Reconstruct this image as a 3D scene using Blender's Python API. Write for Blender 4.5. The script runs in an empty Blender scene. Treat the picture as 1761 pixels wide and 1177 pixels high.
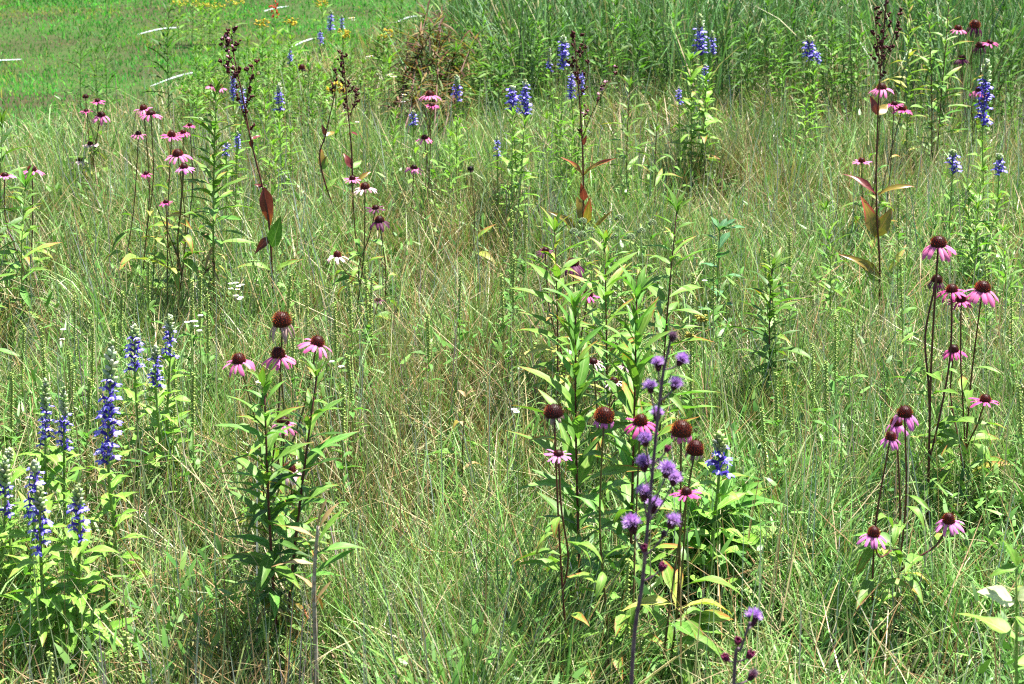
import bpy, math, random
import numpy as np
from mathutils import Vector, Matrix

# ---------------------------------------------------------------- camera, sky, sun, exposure
scene = bpy.context.scene
R = math.radians
PITCH, CAM_H, FPX, CU, CV = R(17.3), 1.60, 2793.0, 880.5, 588.5
cam_d = bpy.data.cameras.new('camera'); cam = bpy.data.objects.new('camera', cam_d)
scene.collection.objects.link(cam); scene.camera = cam
cam.location = (0, 0, CAM_H); cam.rotation_euler = (math.pi/2 - PITCH, 0, 0)
cam_d.sensor_fit = 'HORIZONTAL'; cam_d.sensor_width = 36; cam_d.lens = 36*FPX/(2*CU)
cam_d.clip_start = .05; cam_d.clip_end = 2000
cam_d.dof.use_dof = True; cam_d.dof.focus_distance = 4.1; cam_d.dof.aperture_fstop = 10.5
SUN_EL, SUN_AZ = R(67), math.atan2(.62, .52)          # azimuth measured from +Y towards +X
world = bpy.data.worlds.new('World'); scene.world = world; world.use_nodes = True
nt = world.node_tree; bg = nt.nodes['Background']
sky = nt.nodes.new('ShaderNodeTexSky'); sky.sky_type = 'NISHITA'; sky.sun_disc = False
sky.sun_elevation = SUN_EL; sky.sun_rotation = SUN_AZ
nt.links.new(sky.outputs[0], bg.inputs[0]); bg.inputs[1].default_value = .05
sun_d = bpy.data.lights.new('sun', 'SUN'); sun_d.energy = 5.0; sun_d.angle = R(.5); sun_d.color = (1, .95, .86)
sun = bpy.data.objects.new('sun', sun_d); scene.collection.objects.link(sun)
sdir = Vector((math.sin(SUN_AZ)*math.cos(SUN_EL), math.cos(SUN_AZ)*math.cos(SUN_EL), math.sin(SUN_EL)))
sun.rotation_euler = sdir.to_track_quat('Z', 'Y').to_euler(); sun.location = (0, 0, 6)
scene.view_settings.view_transform = 'Standard'; scene.view_settings.look = 'None'
scene.view_settings.exposure = 2.05; scene.view_settings.gamma = 1
scene.cycles.max_bounces = 4; scene.cycles.diffuse_bounces = 1; scene.cycles.glossy_bounces = 2
scene.cycles.transmission_bounces = 4; scene.cycles.use_denoising = False; scene.cycles.filter_width = 1.15; scene.cycles.sample_clamp_indirect = 4

rnd = random.Random(11); rng = np.random.default_rng(5)
U = rnd.uniform
COL = scene.collection

# ---------------------------------------------------------------- placing
CAMP = Vector((0, 0, CAM_H)); FW = Vector((0, math.cos(PITCH), -math.sin(PITCH))); UPV = Vector((0, math.sin(PITCH), math.cos(PITCH)))
def ray(u, v): return FW + Vector((1, 0, 0))*((u-CU)/FPX) + UPV*((CV-v)/FPX)
def at(u, v, Y):
    d = ray(u, v); return CAMP + d*(Y/d.y)
def gz(x, y):
    return .03*math.sin(1.3*x+.4)*math.sin(.9*y) + .012*math.sin(4.1*x+2*y)
def gzn(x, y):
    return .03*np.sin(1.3*x+.4)*np.sin(.9*y) + .012*np.sin(4.1*x+2*y)
def ground(u, Y):                                    # ground point seen in column u at distance Y
    dep = Y*math.cos(PITCH)+CAM_H*math.sin(PITCH); x = (u-CU)/FPX*dep
    return Vector((x, Y, gz(x, Y)))
def mpp(P): return (P-CAMP).dot(FW)/FPX              # metres per photo pixel at P

# ---------------------------------------------------------------- materials
def nodes_of(name):
    m = bpy.data.materials.new(name); m.use_nodes = True; n = m.node_tree.nodes; n.clear()
    return m, n, m.node_tree.links
def finish(n, l, col, rough, spec, tr, trcol=None):
    out = n.new('ShaderNodeOutputMaterial'); p = n.new('ShaderNodeBsdfPrincipled')
    l.new(col, p.inputs['Base Color']); p.inputs['Roughness'].default_value = rough; p.inputs['Specular IOR Level'].default_value = spec
    if tr > 0:
        t = n.new('ShaderNodeBsdfTranslucent'); mx = n.new('ShaderNodeMixShader'); mx.inputs[0].default_value = tr
        g = n.new('ShaderNodeMix'); g.data_type = 'RGBA'; g.blend_type = 'MULTIPLY'; g.inputs[0].default_value = 1
        g.inputs[7].default_value = trcol or (1.15, 1.4, .6, 1)
        l.new(col, g.inputs[6]); l.new(g.outputs[2], t.inputs[0])
        l.new(p.outputs[0], mx.inputs[1]); l.new(t.outputs[0], mx.inputs[2]); l.new(mx.outputs[0], out.inputs[0])
    else:
        l.new(p.outputs[0], out.inputs[0])
    return p
def mat_tint(name, rough=.5, spec=.3, tr=.3, trcol=None, noise=0):
    m, n, l = nodes_of(name)
    a = n.new('ShaderNodeAttribute'); a.attribute_name = 'tint'; c = a.outputs['Color']
    if noise:
        nz = n.new('ShaderNodeTexNoise'); nz.inputs['Scale'].default_value = noise; tc = n.new('ShaderNodeTexCoord'); l.new(tc.outputs['Object'], nz.inputs['Vector'])
        mr = n.new('ShaderNodeMapRange'); mr.inputs[1].default_value = .3; mr.inputs[2].default_value = .7; mr.inputs[3].default_value = .72; mr.inputs[4].default_value = 1.25
        l.new(nz.outputs[0], mr.inputs[0])
        mx = n.new('ShaderNodeVectorMath'); mx.operation = 'SCALE'; l.new(c, mx.inputs[0]); l.new(mr.outputs[0], mx.inputs['Scale']); c = mx.outputs[0]
    finish(n, l, c, rough, spec, tr, trcol); return m
def mixc(n, l, fac, a, b):
    g = n.new('ShaderNodeMix'); g.data_type = 'RGBA'
    if isinstance(fac, float): g.inputs[0].default_value = fac
    else: l.new(fac, g.inputs[0])
    for i, s in ((6, a), (7, b)):
        if isinstance(s, tuple): g.inputs[i].default_value = (*s, 1)
        else: l.new(s, g.inputs[i])
    return g.outputs[2]
def mat_leaf(name, ca, cb, rib=(.28, .34, .10), edge=(.30, .12, .03), worn=.25, rough=.5, tr=.27, spec=.22):
    """Leaf blade: own random shade, paler midrib and side veins, browning at tip and margin on some leaves."""
    m, n, l = nodes_of(name)
    oi = n.new('ShaderNodeObjectInfo'); uv = n.new('ShaderNodeUVMap'); sp = n.new('ShaderNodeSeparateXYZ'); l.new(uv.outputs[0], sp.inputs[0])
    c = mixc(n, l, oi.outputs['Random'], ca, cb)
    nz = n.new('ShaderNodeTexNoise'); nz.noise_dimensions = '4D'; nz.inputs['Scale'].default_value = 5; nz.inputs['Detail'].default_value = 4
    l.new(uv.outputs[0], nz.inputs['Vector']); l.new(oi.outputs['Random'], nz.inputs['W'])
    mr = n.new('ShaderNodeMapRange'); mr.inputs[1].default_value = .3; mr.inputs[2].default_value = .7; mr.inputs[3].default_value = .7; mr.inputs[4].default_value = 1.3; l.new(nz.outputs[0], mr.inputs[0])
    sc = n.new('ShaderNodeVectorMath'); sc.operation = 'SCALE'; l.new(c, sc.inputs[0]); l.new(mr.outputs[0], sc.inputs['Scale']); c = sc.outputs[0]
    d = n.new('ShaderNodeMath'); d.operation = 'SUBTRACT'; d.inputs[1].default_value = .5; l.new(sp.outputs['Y'], d.inputs[0])
    ab = n.new('ShaderNodeMath'); ab.operation = 'ABSOLUTE'; l.new(d.outputs[0], ab.inputs[0])
    # side veins run forward from the rib
    vx = n.new('ShaderNodeMath'); vx.operation = 'MULTIPLY_ADD'; vx.inputs[1].default_value = -.35; l.new(ab.outputs[0], vx.inputs[0]); l.new(sp.outputs['X'], vx.inputs[2])
    vs = n.new('ShaderNodeMath'); vs.operation = 'MULTIPLY'; vs.inputs[1].default_value = 52; l.new(vx.outputs[0], vs.inputs[0])
    si = n.new('ShaderNodeMath'); si.operation = 'SINE'; l.new(vs.outputs[0], si.inputs[0])
    sm = n.new('ShaderNodeMapRange'); sm.inputs[1].default_value = .7; sm.inputs[2].default_value = 1; sm.inputs[3].default_value = 0; sm.inputs[4].default_value = .22; l.new(si.outputs[0], sm.inputs[0])
    c = mixc(n, l, sm.outputs[0], c, rib)
    rm = n.new('ShaderNodeMapRange'); rm.inputs[1].default_value = .02; rm.inputs[2].default_value = .05; rm.inputs[3].default_value = .7; rm.inputs[4].default_value = 0; l.new(ab.outputs[0], rm.inputs[0])
    c = mixc(n, l, rm.outputs[0], c, rib)
    if worn > 0:
        w1 = n.new('ShaderNodeMath'); w1.operation = 'MULTIPLY_ADD'; w1.inputs[1].default_value = .7; l.new(sp.outputs['X'], w1.inputs[0]); l.new(ab.outputs[0], w1.inputs[2])
        w2 = n.new('ShaderNodeMath'); w2.operation = 'MULTIPLY_ADD'; w2.inputs[1].default_value = .9; l.new(nz.outputs[0], w2.inputs[0]); l.new(w1.outputs[0], w2.inputs[2])
        w3 = n.new('ShaderNodeMath'); w3.operation = 'MULTIPLY_ADD'; w3.inputs[1].default_value = .55*worn*2; l.new(oi.outputs['Random'], w3.inputs[0]); l.new(w2.outputs[0], w3.inputs[2])
        wm = n.new('ShaderNodeMapRange'); wm.inputs[1].default_value = 1.52; wm.inputs[2].default_value = 1.68; l.new(w3.outputs[0], wm.inputs[0])
        c = mixc(n, l, wm.outputs[0], c, edge)
    if worn > 0:                                      # insect spots
        s1 = n.new('ShaderNodeTexNoise'); s1.noise_dimensions = '4D'; s1.inputs['Scale'].default_value = 17; l.new(uv.outputs[0], s1.inputs['Vector']); l.new(oi.outputs['Random'], s1.inputs['W'])
        s2 = n.new('ShaderNodeMapRange'); s2.inputs[1].default_value = .70; s2.inputs[2].default_value = .73; s2.inputs[4].default_value = .85; l.new(s1.outputs[0], s2.inputs[0])
        c = mixc(n, l, s2.outputs[0], c, (.10, .05, .02))
    finish(n, l, c, rough, spec, tr); return m
def mat_plain(name, ca, cb, scale=40, rough=.55, tr=0, spec=.3):
    m, n, l = nodes_of(name)
    tc = n.new('ShaderNodeTexCoord'); nz = n.new('ShaderNodeTexNoise'); nz.inputs['Scale'].default_value = scale; nz.inputs['Detail'].default_value = 3
    l.new(tc.outputs['Object'], nz.inputs['Vector'])
    mr = n.new('ShaderNodeMapRange'); mr.inputs[1].default_value = .35; mr.inputs[2].default_value = .65; l.new(nz.outputs[0], mr.inputs[0])
    finish(n, l, mixc(n, l, mr.outputs[0], ca, cb), rough, spec, tr); return m

M = {}
M['grass'] = mat_tint('grass_blades', .42, .22, .16, (1.2, 1.4, .75, 1))
M['lawn'] = mat_tint('lawn_blades', .6, .12, .34)
M['foliage'] = mat_tint('joined_foliage', .55, .15, .34)
M['flower'] = mat_tint('flower_parts', .55, .15, .25, (1.2, 1.1, 1.2, 1))
M['cone'] = mat_tint('cone_spines', .5, .3, .3, (1.6, 1.1, .8, 1))
M['lime'] = mat_leaf('lime_leaf', (.10, .23, .028), (.16, .28, .04), worn=.35)
M['lobelia'] = mat_leaf('lobelia_leaf', (.12, .28, .028), (.18, .34, .045), rib=(.34, .46, .14), worn=.12)
M['mid'] = mat_leaf('mid_green_leaf', (.06, .15, .018), (.11, .21, .03), rib=(.2, .3, .09), worn=.22)
M['fresh'] = mat_leaf('fresh_green_leaf', (.08, .23, .035), (.13, .28, .045), rib=(.25, .36, .12), worn=.12)
M['dark'] = mat_leaf('dark_green_leaf', (.03, .085, .015), (.06, .14, .025), rib=(.12, .2, .06), worn=.1)
M['blue'] = mat_leaf('blue_green_leaf', (.05, .16, .07), (.09, .22, .09), rib=(.25, .35, .2), worn=.05)
M['yellow'] = mat_leaf('yellowed_leaf', (.26, .31, .05), (.36, .36, .07), rib=(.5, .5, .2), edge=(.35, .15, .04), worn=.45)
M['tan'] = mat_leaf('withered_leaf', (.30, .20, .09), (.45, .33, .18), rib=(.4, .3, .15), edge=(.15, .08, .03), worn=.4)
M['brown'] = mat_leaf('dead_brown_leaf', (.05, .03, .015), (.16, .08, .03), rib=(.2, .12, .05), worn=.3)
M['maroon'] = mat_leaf('maroon_leaf', (.10, .018, .02), (.16, .03, .03), rib=(.30, .06, .06), edge=(.25, .07, .03), worn=.35, rough=.32, spec=.4)
M['olive'] = mat_leaf('olive_bronze_leaf', (.17, .14, .02), (.24, .18, .03), rib=(.38, .2, .06), edge=(.35, .06, .04), worn=.5, rough=.32, spec=.4)
M['pale'] = mat_leaf('bleached_leaf', (.48, .52, .28), (.55, .58, .36), rib=(.6, .62, .45), worn=.3)
M['greenstem'] = mat_plain('green_stem', (.14, .24, .04), (.20, .30, .07))
M['palestem'] = mat_plain('pale_stem', (.25, .30, .10), (.30, .25, .10))
M['redstem'] = mat_plain('maroon_stem', (.07, .013, .016), (.11, .04, .025))
M['brownstem'] = mat_plain('brown_green_stem', (.10, .10, .025), (.07, .03, .015))
M['violetstem'] = mat_plain('violet_stem', (.07, .03, .065), (.13, .08, .12), 60)
M['deadstem'] = mat_plain('grey_dead_stem', (.38, .34, .30), (.22, .17, .12), 90)
M['rope'] = mat_plain('white_rope', (.48, .53, .56), (.38, .43, .46), 30, .6)
def petal_mat(name, ca, cb, tr=.25):
    m, n, l = nodes_of(name)
    oi = n.new('ShaderNodeObjectInfo'); uv = n.new('ShaderNodeUVMap'); sp = n.new('ShaderNodeSeparateXYZ'); l.new(uv.outputs[0], sp.inputs[0])
    c = mixc(n, l, oi.outputs['Random'], ca, cb)
    vs = n.new('ShaderNodeMath'); vs.operation = 'MULTIPLY'; vs.inputs[1].default_value = 31; l.new(sp.outputs['Y'], vs.inputs[0])
    si = n.new('ShaderNodeMath'); si.operation = 'SINE'; l.new(vs.outputs[0], si.inputs[0])
    mr = n.new('ShaderNodeMapRange'); mr.inputs[1].default_value = -1; mr.inputs[3].default_value = .8; mr.inputs[4].default_value = 1.08; l.new(si.outputs[0], mr.inputs[0])
    sc = n.new('ShaderNodeVectorMath'); sc.operation = 'SCALE'; l.new(c, sc.inputs[0]); l.new(mr.outputs[0], sc.inputs['Scale'])
    finish(n, l, sc.outputs[0], .55, .15, tr, (1.15, 1, 1.1, 1)); return m
PET = {'pink': ((.58, .12, .32), (.68, .21, .42)), 'hot': ((.46, .05, .23), (.56, .10, .31)), 'mauve': ((.54, .14, .44), (.62, .22, .50)),
       'pale': ((.66, .40, .48), (.72, .52, .55)), 'dark': ((.07, .018, .05), (.13, .03, .09)), 'dry': ((.05, .035, .045), (.55, .38, .34))}  # dark: withered petals, and shade painted into the petals of shadowed flowers
for k, (a, b) in PET.items(): M['petal_'+k] = petal_mat('petal_'+k, a, b)

# ---------------------------------------------------------------- mesh helpers
def mesh_of(name, V, Fc, mat, cols=None, uv=None, smooth=True):
    me = bpy.data.meshes.new(name); me.from_pydata([tuple(v) for v in V], [], Fc)
    if cols is not None:
        a = me.color_attributes.new('tint', 'FLOAT_COLOR', 'POINT')
        c = np.ones((len(V), 4), np.float32); c[:, :3] = np.array(cols, np.float32); a.data.foreach_set('color', c.ravel())
    if uv is not None:
        ul = me.uv_layers.new(name='UVMap'); li = np.empty(len(me.loops), np.int32); me.loops.foreach_get('vertex_index', li)
        ul.data.foreach_set('uv', np.array(uv, np.float32)[li].ravel())
    if smooth: me.polygons.foreach_set('use_smooth', np.ones(len(me.polygons), bool))
    me.materials.append(mat); return me
def obj(name, me, parent=None, mw=None):
    o = bpy.data.objects.new(name, me); COL.objects.link(o)
    if parent: o.parent = parent
    if mw is not None: o.matrix_basis = mw
    return o
def tag(o, label=None, cat=None, group=None, kind=None):
    if label: o['label'] = label
    if cat: o['category'] = cat
    if group: o['group'] = group
    if kind: o['kind'] = kind
    return o
def thing(name, label, cat, loc, group=None):
    o = bpy.data.objects.new(name, None); COL.objects.link(o); o.location = loc; o.empty_display_size = .05
    return tag(o, label, cat, group)
class MB:
    def __init__(s): s.V = []; s.F = []; s.C = []; s.UV = []
    def add(s, V, F, C, mw=None, uv=None):
        b = len(s.V)
        if mw is not None: V = [mw @ Vector(v) for v in V]
        s.V += [tuple(v) for v in V]; s.F += [tuple(i+b for i in f) for f in F]
        s.C += ([C]*len(V) if isinstance(C, tuple) else list(C))
        if uv: s.UV += list(uv)
    def tube(s, pts, r0, r1, C=(1, 1, 1), n=5, off=None):
        pts = [Vector(p) for p in pts]; k = len(pts); b = len(s.V)
        for i, p in enumerate(pts):
            d = (pts[min(i+1, k-1)]-pts[max(i-1, 0)]).normalized()
            a = d.cross(Vector((.3, 1, .1))).normalized(); c = d.cross(a); t = i/(k-1); r = r0+(r1-r0)*t
            for j in range(n):
                w = 2*math.pi*j/n; s.V.append(tuple(p+a*(r*math.cos(w))+c*(r*math.sin(w)))); s.C.append(C)
        for i in range(k-1):
            for j in range(n):
                s.F.append((b+i*n+j, b+i*n+(j+1) % n, b+(i+1)*n+(j+1) % n, b+(i+1)*n+j))
        s.F.append(tuple(b+(k-1)*n+j for j in range(n)))
    def blob(s, p, ax, r, L, C, n=5):                 # pointed bead along ax
        ax = Vector(ax).normalized(); a = ax.orthogonal().normalized(); c = ax.cross(a); p = Vector(p); b = len(s.V)
        s.V.append(tuple(p)); s.C.append(C)
        for t, q in ((.3, 1), (.7, .85)):
            for j in range(n):
                w = 2*math.pi*j/n; s.V.append(tuple(p+ax*(L*t)+(a*math.cos(w)+c*math.sin(w))*(r*q))); s.C.append(C)
        s.V.append(tuple(p+ax*L)); s.C.append(C)
        for j in range(n):
            k = (j+1) % n
            s.F += [(b, b+1+k, b+1+j), (b+1+j, b+1+k, b+1+n+k, b+1+n+j), (b+1+n+j, b+1+n+k, b+1+2*n)]
    def build(s, name, mat, parent=None, kind=None, smooth=True):
        o = obj(name, mesh_of(name, s.V, s.F, mat, s.C, s.UV if len(s.UV) == len(s.V) else None, smooth), parent)
        if kind: o['kind'] = kind
        return o
def bez(P0, P1, bow=(0, 0, 0), n=7, mid=.5):
    P0, P1 = Vector(P0), Vector(P1); Mi = P0.lerp(P1, mid)+Vector(bow); out = []
    for i in range(n):
        t = i/(n-1); out.append(P0*(1-t)**2 + Mi*(2*t*(1-t)) + P1*t*t)
    return out
def smooth_path(P, n=4):
    P = [Vector(p) for p in P]; out = []
    for i in range(len(P)-1):
        p0, p1, p2, p3 = P[max(i-1, 0)], P[i], P[i+1], P[min(i+2, len(P)-1)]
        for k in range(n):
            t = k/n; out.append(.5*((2*p1)+(p2-p0)*t+(2*p0-5*p1+4*p2-p3)*t*t+(3*p1-p0-3*p2+p3)*t**3))
    return out+[P[-1]]
def along(pts, t):
    f = t*(len(pts)-1); i = min(int(f), len(pts)-2); return pts[i].lerp(pts[i+1], f-i), (pts[i+1]-pts[i]).normalized()

# leaves: templates along +X, face up +Z
def leaf_tpl(width, peak=.4, rows=7, a0=0, bend=40, fold=.25, wave=.05, serr=0, seed=0, stalk=.0, blunt=1.0):
    r = random.Random(seed); V = []; UV = []; F = []; x = z = 0.0; ang = R(a0)
    for i in range(rows+1):
        t = i/rows
        if t <= stalk: w = .012
        else:
            q = (t-stalk)/(1-stalk); w = width*.5*((q/peak)**.75 if q < peak else max(0, 1-((q-peak)/(1-peak))**(1.7*blunt)))
            w = max(w, .004)
            if serr and i % 2: w *= 1-serr
        wv = wave*math.sin(t*9+seed)*w*2
        sy = .03*math.sin(t*3+seed*2)
        for k in (-1, 0, 1):
            lift = fold*w*abs(k)+wv*k
            V.append((x-math.sin(ang)*-lift*0, k*w+sy, z+lift)); UV.append((t, .5+.5*k))
        st = 1/rows; x += st*math.cos(ang); z += st*math.sin(ang); ang -= R(bend)/rows*(1+.4*r.uniform(-1, 1))
    for i in range(rows):
        for k in range(2):
            a = i*3+k; F.append((a, a+3, a+4, a+1))
    return V, F, UV
LEAF = {'lance': dict(width=.185, peak=.38, bend=38, fold=.35, wave=.12),
        'wide': dict(width=.32, peak=.36, bend=45, fold=.35, wave=.14, serr=.10, rows=10),
        'cone': dict(width=.23, peak=.34, bend=80, fold=.45, wave=.14, stalk=.12, rows=8),
        'clasp': dict(width=.36, peak=.28, bend=35, fold=.30, wave=.12, rows=8),
        'long': dict(width=.22, peak=.35, bend=80, fold=.45, wave=.12, rows=8),
        'narrow': dict(width=.09, peak=.4, bend=35, fold=.2, wave=.1, rows=5),
        'oval': dict(width=.42, peak=.45, bend=30, fold=.25, wave=.1, blunt=1.4)}
TPL = {k: [leaf_tpl(seed=s*7+1, a0=U(-5, 12), **{**v, 'bend': v['bend']*(.55+.3*s)}) for s in range(4)] for k, v in LEAF.items()}
LO = {k: [leaf_tpl(seed=s*5+2, a0=U(-5, 12), **{**v, 'bend': v['bend']*(.7+.3*s), 'rows': 4, 'serr': 0}) for s in range(3)] for k, v in LEAF.items()}
_lm = {}
def leaf_mesh(kind, i, mat):
    k = (kind, i, mat)
    if k not in _lm:
        V, F, UV = TPL[kind][i]; _lm[k] = mesh_of('leaf_'+kind, V, F, M[mat], None, UV)
    return _lm[k]
def leaf_mw(p, az, el, L, roll=0, wscale=1):
    return Matrix.Translation(p) @ Matrix.Rotation(az, 4, 'Z') @ Matrix.Rotation(-el, 4, 'Y') @ Matrix.Rotation(roll, 4, 'X') @ Matrix.Diagonal((L, L*wscale, L, 1))
def put_leaf(parent, loc0, p, az, el, L, kind, mat, roll=None, wscale=None, name='leaf'):
    return obj(name, leaf_mesh(kind, rnd.randrange(4), mat), parent, leaf_mw(p-loc0, az, el, L, U(-.35, .35) if roll is None else roll, wscale or U(.85, 1.15)))
MATCOL = {'lime': (.14, .27, .03), 'lobelia': (.14, .29, .035), 'mid': (.08, .18, .025), 'fresh': (.12, .25, .04), 'dark': (.045, .11, .02), 'blue': (.07, .19, .08), 'yellow': (.32, .33, .05),
          'tan': (.38, .26, .13), 'brown': (.10, .05, .02), 'maroon': (.13, .025, .025), 'olive': (.2, .16, .025)}
def jit(c, a=.25):
    s = 1+U(-a, a); return tuple(max(.004, x*s*(1+U(-a*.35, a*.35))) for x in c)
def mb_leaf(mb, p, az, el, L, kind, col, roll=None, ws=1):
    V, F, UV = LO[kind][rnd.randrange(3)]
    mb.add(V, F, col, leaf_mw(p, az, el, L, U(-.4, .4) if roll is None else roll, ws))

ANCHOR = {'the tallest blue lobelia': (190, 690), 'the withered orange cone': (484, 548), 'the bare dark cone': (952, 704), 'the tall purple blazing star': (1130, 760), 'the dark purple coneflowers': (985, 452), 'the lone leafy stem': (1330, 540),
    'the tall right coneflower': (1614, 414), 'the doubled pink coneflower': (1556, 706), 'the bronze-leaved beardtongue': (1510, 300), 'the forked red beardtongue': (1003, 280), 'the leaning maroon beardtongue': (450, 300), 'the dense broad-leaved stem': (372, 300),
    'the far left pink coneflowers': (40, 290), 'the wide pale coneflower': (627, 319), 'the black seedhead': (809, 289), 'the deep blue lobelia pair': (890, 175), 'the loose blue lobelia': (1205, 70), 'the withered bush': (740, 100), 'the rusty seed heads': (590, 150),
    'the stacked coneflowers': (738, 200), 'the faded corner coneflowers': (1677, 80), 'the stepped leafy stem': (1084, 200), 'the blue-green rosette': (1240, 372), 'the flat white flower cluster': (409, 490), 'the red cardinal flower': (471, 12), 'the far blue lobelia': (569, 35),
    'the short blue lobelia': (1394, 85), 'the long light blue lobelia': (1697, 160), 'the mountain mint': (1050, 395), 'the front lobelia': (68, 900), 'the grey dead stalk': (545, 1000), 'the dark leaf spire': (292, 90)}
_used = set()
def where(u, v):
    """Place phrase relative to the nearest landmark, never given twice."""
    for near, far in (('just ', ''), ('well ', ''), ('far ', '')):
        for k, (a, b) in sorted(ANCHOR.items(), key=lambda q: math.hypot(u-q[1][0], v-q[1][1]))[:6]:
            dx, dy = u-a, v-b; o = math.degrees(math.atan2(-dy, dx)) % 360
            w = near+['right of', 'above right of', 'above', 'above left of', 'left of', 'below left of', 'below', 'below right of'][int((o+22.5)//45) % 8]+' '+k
            if w not in _used: _used.add(w); return w
    return 'in the grass'
# ---------------------------------------------------------------- plant builders
DENS = 1.0
def leafy_stem(th, loc0, pts, n, kind, mats, L0, t0=.08, t1=1.0, el0=5, el1=55, sep=True, prof=None, arr='alt', crown=5, mb=None, fade=None):
    """Leaves up a stem: separate meshes (near plants) or joined into mb (far ones)."""
    az = U(0, 6.3); n = int(n*DENS)
    for i in range(n):
        t = t0+(t1-t0)*(i/(max(n-1, 1)))**.92; p, d = along(pts, min(t, .999)); az += 2.4 if arr == 'alt' else (math.pi if i % 2 else math.pi/2)
        L = L0*(prof(t) if prof else (.75+.5*math.sin(math.pi*min(1, t*1.05))*1.0 if t < .9 else .55))*U(.62, 1.2)
        el = R(el0+(el1-el0)*t**1.5+U(-20, 18)); m = mats if isinstance(mats, str) else rnd.choice(mats)
        if fade and t < fade[0] and rnd.random() < fade[2]: m = rnd.choice(fade[1]); el -= R(30); L *= .55
        if sep: put_leaf(th, loc0, p, az, el, L, kind, m)
        else: mb_leaf(mb, p-loc0, az, el, L, kind, jit(MATCOL[m]), None, .8)
def forb(name, label, cat, ub, Y, tip, kind='lance', mats='mid', stem='greenstem', L0=.09, n=36, r=.0035, sep=True, group=None, bow=None, el0=0, el1=60, prof=None, arr='alt', t0=.1, dy=0, crown=6, more=(), fade=None, loc=None):
    P0 = ground(ub, Y) if loc is None else loc; th = thing(name, label, cat, P0, group); mb = MB() if not sep else None; Ob = Vector((0, 0, 0))
    for k, tp in enumerate([tip, *more]):
        P1 = at(tp[0], tp[1], Y+dy+(tp[2] if len(tp) > 2 else 0))
        pts = bez(P0+Vector((U(-.012, .012), U(-.012, .012), -.02))*(1 if k else 0), P1, bow or (U(-.03, .03), U(-.03, .03), 0), 9)
        s = MB(); s.tube([p-P0 for p in pts], r, r*.45); s.build('stem', M[stem], th)
        leafy_stem(th, P0, pts, n if k == 0 else int(n*.75), kind, mats, L0, t0=t0, el0=el0, el1=el1, sep=sep, prof=prof, arr=arr, mb=mb, fade=fade)
        for j in range(crown):
            m = mats if isinstance(mats, str) else mats[0]
            if sep: put_leaf(th, P0, pts[-1], j*2.4, R(U(45, 78)), L0*U(.45, .75), kind, m)
            else: mb_leaf(mb, pts[-1]-P0, j*2.4, R(U(40, 75)), L0*U(.45, .75), kind, jit(MATCOL[m]))
    if mb and mb.V: mb.build('foliage', M['foliage'], th, 'stuff')
    return th

# coneflower heads
def cone_mesh(h, seed, tip, base, n=150):
    r = random.Random(seed); mb = MB(); rows, seg = 6, 12
    V = []; F = []; C = []
    for i in range(rows+1):
        a = i/rows*math.pi/2
        for j in range(seg):
            w = 2*math.pi*j/seg; q = math.cos(a)**.8*(.9); V.append((q*math.cos(w), q*math.sin(w), h*math.sin(a)*.93)); C.append(base)
    for i in range(rows):
        for j in range(seg): F.append((i*seg+j, i*seg+(j+1) % seg, (i+1)*seg+(j+1) % seg, (i+1)*seg+j))
    F.append(tuple(reversed(range(seg)))); mb.add(V, F, C)
    for k in range(n):
        s = (k+.5)/n; zz = s*.97; a = math.asin(zz); q = math.cos(a)**.8*.9; w = k*2.39996+r.uniform(-.08, .08)
        p = Vector((q*math.cos(w), q*math.sin(w), h*zz*.93)); nrm = Vector((math.cos(w)*math.cos(a), math.sin(w)*math.cos(a), math.sin(a)*1.1+.35)).normalized()
        a1 = nrm.orthogonal().normalized(); b1 = nrm.cross(a1); L = .24*r.uniform(.8, 1.2); rr = .045
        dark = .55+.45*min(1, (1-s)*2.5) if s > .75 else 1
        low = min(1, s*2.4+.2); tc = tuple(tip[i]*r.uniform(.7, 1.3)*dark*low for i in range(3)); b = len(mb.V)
        for m_ in range(3):
            ww = 2*math.pi*m_/3; mb.V.append(tuple(p+(a1*math.cos(ww)+b1*math.sin(ww))*rr)); mb.C.append(tuple(base[i]*1.3 for i in range(3)))
        mb.V.append(tuple(p+nrm*L)); mb.C.append(tc)
        mb.F += [(b, b+1, b+3), (b+1, b+2, b+3), (b+2, b, b+3)]
    me = mesh_of('cone', mb.V, mb.F, M['cone'], mb.C, None, False); return me
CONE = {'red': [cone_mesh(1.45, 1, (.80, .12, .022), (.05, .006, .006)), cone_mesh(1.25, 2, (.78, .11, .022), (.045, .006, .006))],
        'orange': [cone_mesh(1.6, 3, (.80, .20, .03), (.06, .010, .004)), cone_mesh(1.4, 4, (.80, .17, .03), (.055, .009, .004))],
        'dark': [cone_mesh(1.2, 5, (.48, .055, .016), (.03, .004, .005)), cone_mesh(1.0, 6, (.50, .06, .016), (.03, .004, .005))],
        'black': [cone_mesh(1.2, 7, (.03, .02, .015), (.012, .008, .007))]}
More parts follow.
